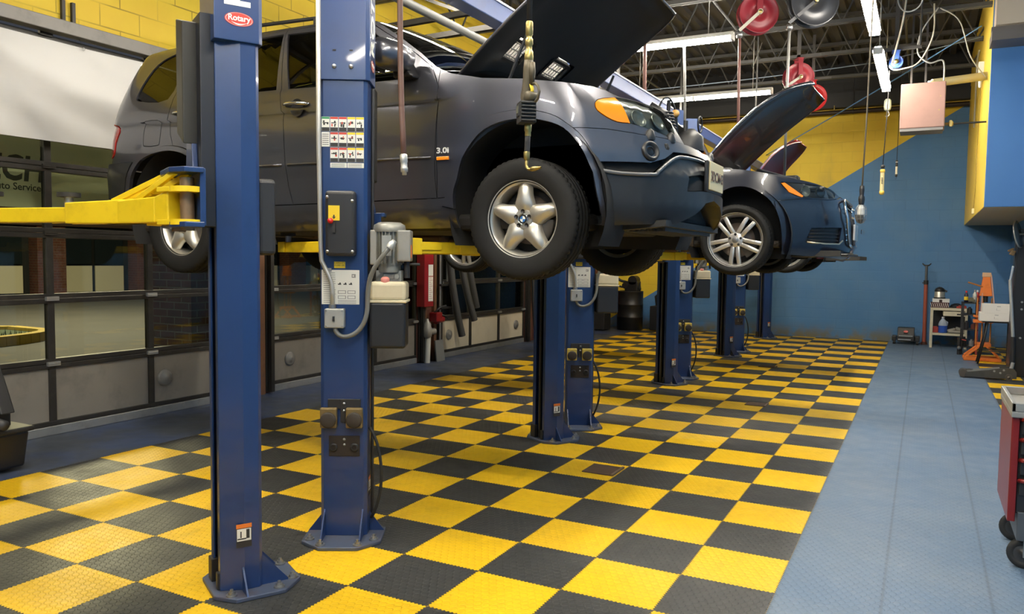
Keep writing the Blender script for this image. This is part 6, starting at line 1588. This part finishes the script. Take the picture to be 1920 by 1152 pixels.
# ---- red tool cart at the picture's edge
t_ = empty('tool_cart', (1.32, 1.18, 0), 0, 'dark red rolling tool cart with grey top tray in the aisle', 'tool cart')
CRED = M('cart_red', (.20, .012, .012), .3, 0, .2, (.05, .01, .01))
m = MB(); m.span((-.29, -.28, .30), (.33, .30, .78)); m.build('cart_body', M('cart_black', (.018, .017, .017), .4), t_, bevel=.006)
m = MB(); m.span((-.325, -.30, .26), (-.29, .30, .83)); m.build('side_panel', CRED, t_, bevel=.004)
for k in range(4):
    z = .40 + .105 * k; m = MB(); m.span((-.28, -.30, z), (.32, -.275, z + .085)); d = m.build('drawer', M('cart_black'), t_, bevel=.003)
    m = MB(); m.tube([(-.28, -.30, z + .075), (-.27, -.325, z + .08), (.31, -.325, z + .08), (.32, -.30, z + .075)], .012, 8); m.build('drawer_pull', CRED, d)
m = MB(); m.span((-.33, -.32, .80), (.35, .32, .83)); m.span((-.33, -.32, .83), (-.31, .32, .875)); m.span((-.33, -.32, .83), (.35, -.30, .875)); m.span((-.33, .30, .83), (.35, .32, .875)); m.build('top_tray', M('tray_grey', (.36, .36, .33), .45, .5, .3), t_, bevel=.004)
m = MB(); m.span((-.20, .02, .83), (.30, .28, 1.0)); m.build('upper_chest', CRED, t_, bevel=.008)
m = MB(); m.span((-.28, -.29, .16), (.32, .29, .31)); m.build('base_tray', M('cart_grey', (.10, .11, .12), .4, .4), t_, bevel=.005)
for x in (-.235, .28):
    for y in (-.22, .24):
        cs = empty('caster', parent=t_); cs.location = (x, y, 0)
        m = MB(); m.lathe([(.0, -.016), (.045, -.017), (.05, -.022), (.066, -.022), (.078, -.012), (.078, .012), (.066, .022), (.05, .022), (.045, .017), (0, .016)], (0, 0, .078), (.25, 1, 0), 28); m.build('tyre', RUBBER, cs)
        m = MB(); m.lathe([(0, .026), (.016, .025), (.018, .017), (.045, .018)], (0, 0, .078), (-.25, -1, 0), 20); m.build('wheel_hub', M('hub_black', (.03, .03, .032), .3), cs)
        m = MB(); m.box((0.01, .03, .12), (.035, .006, .11)); m.box((0.01, -.03, .12), (.035, .006, .11)); m.box((0.01, 0, .172), (.06, .08, .008)); m.build('fork', STEEL, cs)
# ---- floor covers
for k, (u, v, w_, l_) in enumerate(((-3.26, 3.55, .24, .25), (-2.18, 10.88, .22, .2), (-3.13, 17.97, .24, .2))):
    o = empty('floor_cover', (u * T, v * T, 0), 0, ['rusty square steel cover in the floor beside the second pair of posts', 'rusty steel cover in the floor level with the third pair of posts', 'smallest rusty steel cover in the floor, level with the fourth pair of posts'][k], 'floor cover', 'steel covers in the checkered floor')
    m = MB(); m.span((-w_ / 2, -l_ / 2, 0), (w_ / 2, l_ / 2, .008)); m.build('cover_plate', RUST, o, bevel=.003)
    m = MB(); m.span((w_ / 2 - .012, -l_ / 2, 0), (w_ / 2 + .006, l_ / 2, .014)); m.build('cover_edge', M('cover_edge', (.20, .15, .12), .5, .5), o)
# ================= along the glass doors =================
# ---- white banner hung over the first door
def sheet_mesh(m, x, y0, y1, z0, z1, amp, top_sag=0., seed=0, ny=48, nz=22):
    rnd = random.Random(seed); ph = [rnd.uniform(0, 6.28) for _ in range(6)]; m.smooth = True
    rows = []
    for j in range(nz + 1):
        t = j / nz; row = []
        for i in range(ny + 1):
            s = i / ny; y = y0 + (y1 - y0) * s
            w_ = amp * (sin(4 * s + 6 * t + ph[0]) * .5 + sin(11 * s + 9 * t + ph[1]) * .34 + sin(23 * s + 17 * t + ph[2]) * .15 + sin(31 * s + 13 * t + ph[3]) * .07)
            z = z0 + (z1 - z0) * t - top_sag * 4 * s * (1 - s) * .2
            row.append((x + w_ * (.25 + .75 * (1 - t)), y, z))
        rows.append(row)
    m.grid(rows)
b = empty('banner', (XL + .12, .1, 2.52), 0, 'plain white vinyl banner hung across the top of the first glass door', 'banner')
m = MB(); sheet_mesh(m, 0, -1.6, 1.42, 0, .83, .06, .1, 4); m.build('vinyl_sheet', M('banner_white', (.56, .55, .53), .5), b)
m = MB()
for y in (-1.5, -.5, .45, 1.37): m.lathe([(.006, .004), (.013, .004), (.014, 0)], (.012, y, .80), (1, 0, 0), 14)
m.build('eyelet', STEEL, b)
m = MB()
for y in (-1.5, -.5, .45, 1.37): m.tube([(.012, y, .80), (-.03, y, .87), (-.05, y, .9)], .003, 6)
m.build('tie_cord', BLACKM, b)
# ---- sign sheet outside the same door
s_ = empty('shop_sign', (-6.36, .1, 1.96), 0, 'pale shop sign with dark lettering behind the first glass door', 'sign')
m = MB(); m.span((-.012, -1.9, 0), (0, 1.16, .60)); m.build('sign_panel', M('sign_beige', (.80, .78, .62), .6), s_)
SI = M('sign_ink', (.07, .07, .065), .6)
for z, nm in ((.305, 'sign_lettering'), ):
    text(nm, 'HI-TECH', .30, SI, s_, (.001, .372, z + .02), (0, 1, 0), (0, .10, 1), 'RIGHT', ext=.0006, bold=.008, sx=.86)
text('sign_subtitle', 'and Auto Service', .085, SI, s_, (.001, .335, .175), (0, 1, 0), (0, 0, 1), 'RIGHT', ext=.0006, bold=.0012, sx=.98)
# ---- black drain cart cut by the edge of the picture
c = empty('drain_cart', (-5.24, -.62, 0), 0, 'black wheeled drain cart with a sloping mast in front of the first glass door', 'drain cart')
m = MB(); m.prism([(-.12, .03), (.10, .03), (.17, .30), (-.2, .30)], -.14, .14, 'y'); m.build('bin', BLKPL, c, bevel=.02)
m = MB(); m.span((-.2, -.16, .30), (.2, .16, .335)); m.build('bin_rim', BLKPL, c, bevel=.01)
m = MB(); m.tube([(-.2, -.1, .40), (.16, -.1, .40), (.26, -.08, .38)], .035, 12); m.build('cross_handle', M('handle_grey', (.045, .045, .045), .5), c)
m = MB(); m.prism([(.16, .44), (.06, .44), (-.10, .80), (-.02, .80)], -.05, .05, 'y'); m.build('mast', BLACKM, c, bevel=.01)
m = MB(); m.span((-.05, -.08, .33), (.05, .08, .45)); m.build('mast_foot', BLACKM, c, bevel=.01)
m = MB(); m.tube([(.09, -.14, .33), (.10, -.155, .36), (.09, -.155, .40), (.07, -.14, .42)], .006, 8); m.build('clip', STEEL, c)
m = MB(); m.cyl((-.16, -.1, .05), (-.16, .1, .05), .05, 16); m.build('wheel', RUBBER, c)
# ---- pier between the second and third door
c = empty('hose_cabinet', (-5.93, 5.83, .84), 0, 'red cabinet with a white instruction label between the second and third door', 'cabinet')
m = MB(); m.span((-.08, -.10, 0), (.06, .14, .78)); m.build('cabinet_body', RED, c, bevel=.008)
m = MB(); m.span((.06, .0, .08), (.063, .12, .62)); l_ = m.build('instruction_label', PAPER, c)
m = MB()
for k in range(12): m.span((.0632, .015, .12 + .03 * k), (.0638, .105 - .02 * (k % 3), .126 + .03 * k))
m.span((.0632, .0, .44), (.0638, .12, .455)); m.build('label_print', M('print_red', (.4, .12, .1), .6), l_)
m = MB(); m.span((-.06, -.12, .78), (.05, .13, .84)); m.build('top_trim', M('trim_peach', (.55, .35, .2), .6), c)
v = empty('red_valve', (-5.86, 6.02, .62), 0, 'small red pump head with black levers under the red cabinet', 'pump')
m = MB(); m.box((0, 0, .06), (.14, .16, .14)); m.cyl((0, .0, .0), (0, .18, .02), .05, 12); m.build('pump_head', RED, v, bevel=.015)
m = MB(); m.tube([(0, -.05, .12), (.04, .05, .2), (.05, .2, .22)], .015, 8); m.tube([(0, .1, .1), (.05, .2, .06), (.04, .3, .0)], .012, 8); m.build('lever', BLACKM, v)
p = empty('drain_pipe', (-5.92, 5.90, 0), 0, 'white pipe with a heavy elbow standing below the red cabinet', 'pipe')
m = MB(); m.cyl((0, -.02, 0), (0, 0, .40), .045, 16); m.build('pipe', M('pvc_white', (.62, .60, .52), .4), p)
m = MB(); m.lathe([(.05, .38), (.068, .40), (.07, .52), (.06, .54), (.06, .58), (.03, .62), (.02, .66)], (0, -.02, 0), (0, 0, 1), 18); m.cyl((0, -.02, .47), (.02, .14, .46), .05, 16); m.build('elbow', M('fitting_grey', (.34, .32, .28), .5, .4), p)
o = MB(); o.box((0, 0, .16), (.02, .22, .32), ry=-.12); o = o.build('grey_board', M('board_grey', (.17, .17, .16), .6)); o.location = (-5.88, 6.16, 0); tag(o, 'grey board leaning on the foot of the pier below the red cabinet', 'board')
for k, (y, zl, dx, lab) in enumerate(((6.42, .36, .10, 'longest of the three corrugated exhaust hoses by the third door'), (6.72, .58, .14, 'middle-length corrugated exhaust hose by the third door'), (6.92, .77, .06, 'shortest of the three corrugated exhaust hoses by the third door'))):
    h = empty('exhaust_hose', (-5.80, y, zl), 0, lab, 'hose', 'corrugated exhaust hoses')
    path = bez((-.06, -.06, 2.45 - zl), (-.06, -.08, 1.6 - zl), (0, -.06, .7), (dx, .10, 0), 170)
    m = MB(); m.tube(path, [.057 if i % 2 else .052 for i in range(len(path))], 14); m.build('corrugated_hose', M('hose_darkgrey', (.045, .045, .042), .6), h)
    m = MB(); m.box((-.1, -.06, 2.45 - zl), (.12, .14, .05)); m.build('wall_hook', BLACKM, h)
# fixed posts and small gear on that pier
o = empty('tool_rail', (-5.93, 6.30, .3), 0, 'steel upright with black clamps behind the corrugated hoses', 'rail')
m = MB(); m.cyl((0, -.06, 0), (0, -.06, 2.2), .018, 10); m.cyl((0, .14, .9), (0, .14, 2.2), .014, 10); m.build('upright', STEEL, o)
for z in (.5, .85):
    m = MB(); m.box((.05, 0, z), (.05, .26, .03)); m.box((.07, .16, z - .05), (.05, .04, .12)); m.build('clamp', BLACKM, o, bevel=.006)
o = MB(); o.box((0, 0, 0), (.02, .20, .07)); o = o.build('warning_tag', M('tag_red', (.55, .08, .06), .5)); o.location = (-5.87, 6.55, 1.60); tag(o, 'small red warning tag above the corrugated hoses', 'tag')
m = MB(); m.cyl((0, 0, .0), (0, 0, 1.75), .03, 12); m.span((-.02, -.03, 1.0), (.05, .05, 1.06)); o = m.build('door_post', M('post_grey', (.28, .27, .25), .5, .3, .3)); o.location = (XL + .1, 2.42, 0); tag(o, 'grey post with a clip between the first and second door', 'post')
# ---- beyond the third door
o = empty('blue_rope', (-5.88, 9.42, .80), 0, 'blue rope bundle hanging beside the far door with cream panels', 'rope')
m = MB()
for k in range(5): m.tube(bez((0, .02 * k, .65), (.05, .05 * k - .08, .4), (-.03, .03 * k - .05, .15), (.02, .015 * k, 0), 12), .012, 7)
m.build('rope_strand', M('rope_blue', (.05, .16, .30), .7), o)
o = empty('red_stand', (-5.72, 9.62, 0), 0, 'red sloping stand leg beside the far door with cream panels', 'stand')
m = MB(); m.beam((0, -.10, 0), (0, .06, .58), .035, .035); m.beam((0, .22, 0), (0, .08, .58), .035, .035); m.beam((0, -.06, .16), (0, .19, .16), .02, .03); m.build('stand_frame', M('stand_red', (.42, .06, .05), .5), o)
o = empty('rubber_hose', (-5.9, 9.35, .1), 0, 'black rubber hose hanging down beside the blue rope', 'hose')
m = MB(); m.tube(bez((0, 0, 2.2), (0, .05, 1.2), (.02, -.02, .5), (.05, .1, 0), 20), .035, 10); m.build('hose_line', RUBBER, o)
# ---- dark corner: drum with engine parts, shelf of scrap
d = empty('oil_drum', (-5.22, 12.95, 0), 0, 'black steel drum in the dark corner by the yellow end wall', 'drum')
m = MB(); m.lathe([(0, .0), (.27, 0), (.285, .01), (.285, .28), (.295, .29), (.285, .30), (.285, .56), (.295, .57), (.285, .58), (.285, .85), (.295, .86), (.28, .87), (.27, .84), (0, .84)], (0, 0, 0), (0, 0, 1), 36); m.build('drum_shell', M('drum_black', (.012, .012, .012), .4), d)
m = MB(); m.lathe([(.268, .842), (.262, .848), (0, .848)], (0, 0, 0), (0, 0, 1), 36); m.build('drum_lid', M('drum_lid_black', (.02, .02, .02), .5), d)
e = empty('scrap_engine', (-5.22, 12.95, .85), 0, 'old engine with pipes piled on the black drum', 'engine')
m = MB(); m.box((.05, 0, .12), (.3, .26, .24)); m.cyl((.08, -.13, .26), (.08, .13, .26), .10, 16); m.cyl((-.08, -.16, .14), (-.08, -.1, .14), .07, 14); m.build('engine_block', M('scrap_black', (.015, .014, .013), .45, .4), e, bevel=.02)
m = MB(); m.tube([(-.05, 0, .2), (-.2, -.05, .24), (-.26, -.1, .28)], .03, 10); m.tube([(-.05, .05, .16), (-.22, .05, .1), (-.28, 0, .12)], .025, 10); m.tube([(.1, 0, .3), (.18, .05, .2), (.22, 0, .05)], .03, 10); m.build('manifold_pipe', M('scrap_grey', (.03, .03, .028), .5, .5), e)
for k, (x, y, s, lab, cc) in enumerate(((-5.78, 12.5, .5, 'dark scrap bin in the corner beside the drum', (.02, .02, .018)), (-4.55, 13.1, .55, 'dark crate between the drum and the third lift post', (.012, .014, .018)))):
    o = empty('scrap_bin', (x, y, 0), 0, lab, 'bin')
    m = MB(); m.span((-.2, -.2, .02), (.2, .2, s)); m.build('bin_body', M('bin_%d' % k, cc, .6), o, bevel=.01)
    m = MB(); m.tube([(-.1, 0, s), (-.15, .05, s + .2), (0, 0, s + .32), (.12, .05, s + .15)], .03, 8); m.lathe([(.09, -.03), (.12, 0), (.09, .03), (.06, 0), (.09, -.03)], (.05, -.1, s + .12), (.3, 1, .2), 18); m.build('scrap_part', M('scrap_grey'), o)
LX = -2.285
lift(LX, -2.51, 1.34, 'empty two-post lift with its yellow arms swung out in front of the first glass door', 1.79, [(-3.45, -3.55), (-3.2, -3.3)], [(-3.62, -1.50), (-3.3, -1.30)], 1.88)
lift(LX, .985, 1.345, 'blue two-post lift holding up the grey SUV', 1.665, [(-2.03, .50), (-3.55, .52)], [(-2.03, 1.66), (-3.55, 1.66)], 1.737, brassy=True)
lift(LX, 4.44, 1.44, 'blue two-post lift holding up the dark blue sedan', 1.645, [(-1.62, 3.95), (-3.15, 3.98)], [(-1.62, 5.05), (-3.15, 5.02)], 1.697)
lift(LX, 7.875, 1.345, 'blue two-post lift under the dark red car', 1.615, [(-1.68, 7.4), (-3.2, 7.45)], [(-1.68, 8.45), (-3.2, 8.45)], 1.669, rich=False)
lift(LX, 11.38, 1.34, 'empty two-post lift standing next to the blue end wall', 1.55, [(-3.4, 11.0), (-3.3, 10.6)], [(-3.4, 12.1), (-3.3, 11.8)], 1.62, rich=False)
# ================= camera =================
f_, yaw, pit, rol = 1471.6608, -.48197925, -.06290840, .01240630
cy, sy, cp, sp = cos(yaw), sin(yaw), cos(pit), sin(pit)
F = Vector((sy * cp, cy * cp, sp)); R0 = Vector((cy, -sy, 0)); U0 = R0.cross(F)
R1 = R0 * cos(rol) + U0 * sin(rol); U1 = U0 * cos(rol) - R0 * sin(rol)
cd = bpy.data.cameras.new('camera'); co = bpy.data.objects.new('camera', cd); COL.objects.link(co)
mw = Matrix((R1, U1, -F)).transposed().to_4x4(); mw.translation = Vector((.5653, -3.8121, 1.5789))
co.matrix_world = mw
cd.sensor_width = 36; cd.lens = 36 * f_ / 1920; cd.clip_start = .05; cd.clip_end = 300
SC.camera = co
# ================= light =================
w = bpy.data.worlds.new('night'); SC.world = w; w.use_nodes = True
w.node_tree.nodes['Background'].inputs[0].default_value = (.055, .06, .075, 1); w.node_tree.nodes['Background'].inputs[1].default_value = .6
def lamp(name, kind, loc, power, size=1., col=(1, 1, 1), rot=(0, 0, 0), sy=None):
    l = bpy.data.lights.new(name, kind); l.energy = power; l.color = col
    if kind == 'AREA':
        l.size = size
        if sy: l.shape = 'RECTANGLE'; l.size_y = sy
    o = bpy.data.objects.new(name, l); COL.objects.link(o); o.location = loc; o.rotation_euler = rot; return o
lamp('parking_lot_light', 'AREA', (-17, 8, 7), 1500, 1.5, (1, .85, .6))
lamp('parking_lot_light', 'AREA', (-20, -4, 7), 1200, 1.5, (1, .85, .6))
SC.view_settings.view_transform = 'Standard'; SC.view_settings.look = 'None'
SC.view_settings.gamma = 1; SC.view_settings.exposure = .42; SC.view_settings.use_curve_mapping = False
SC.cycles.max_bounces = 7; SC.cycles.diffuse_bounces = 4; SC.cycles.glossy_bounces = 4; SC.cycles.transparent_max_bounces = 14
SC.cycles.use_denoising = True; SC.cycles.sample_clamp_indirect = 6.
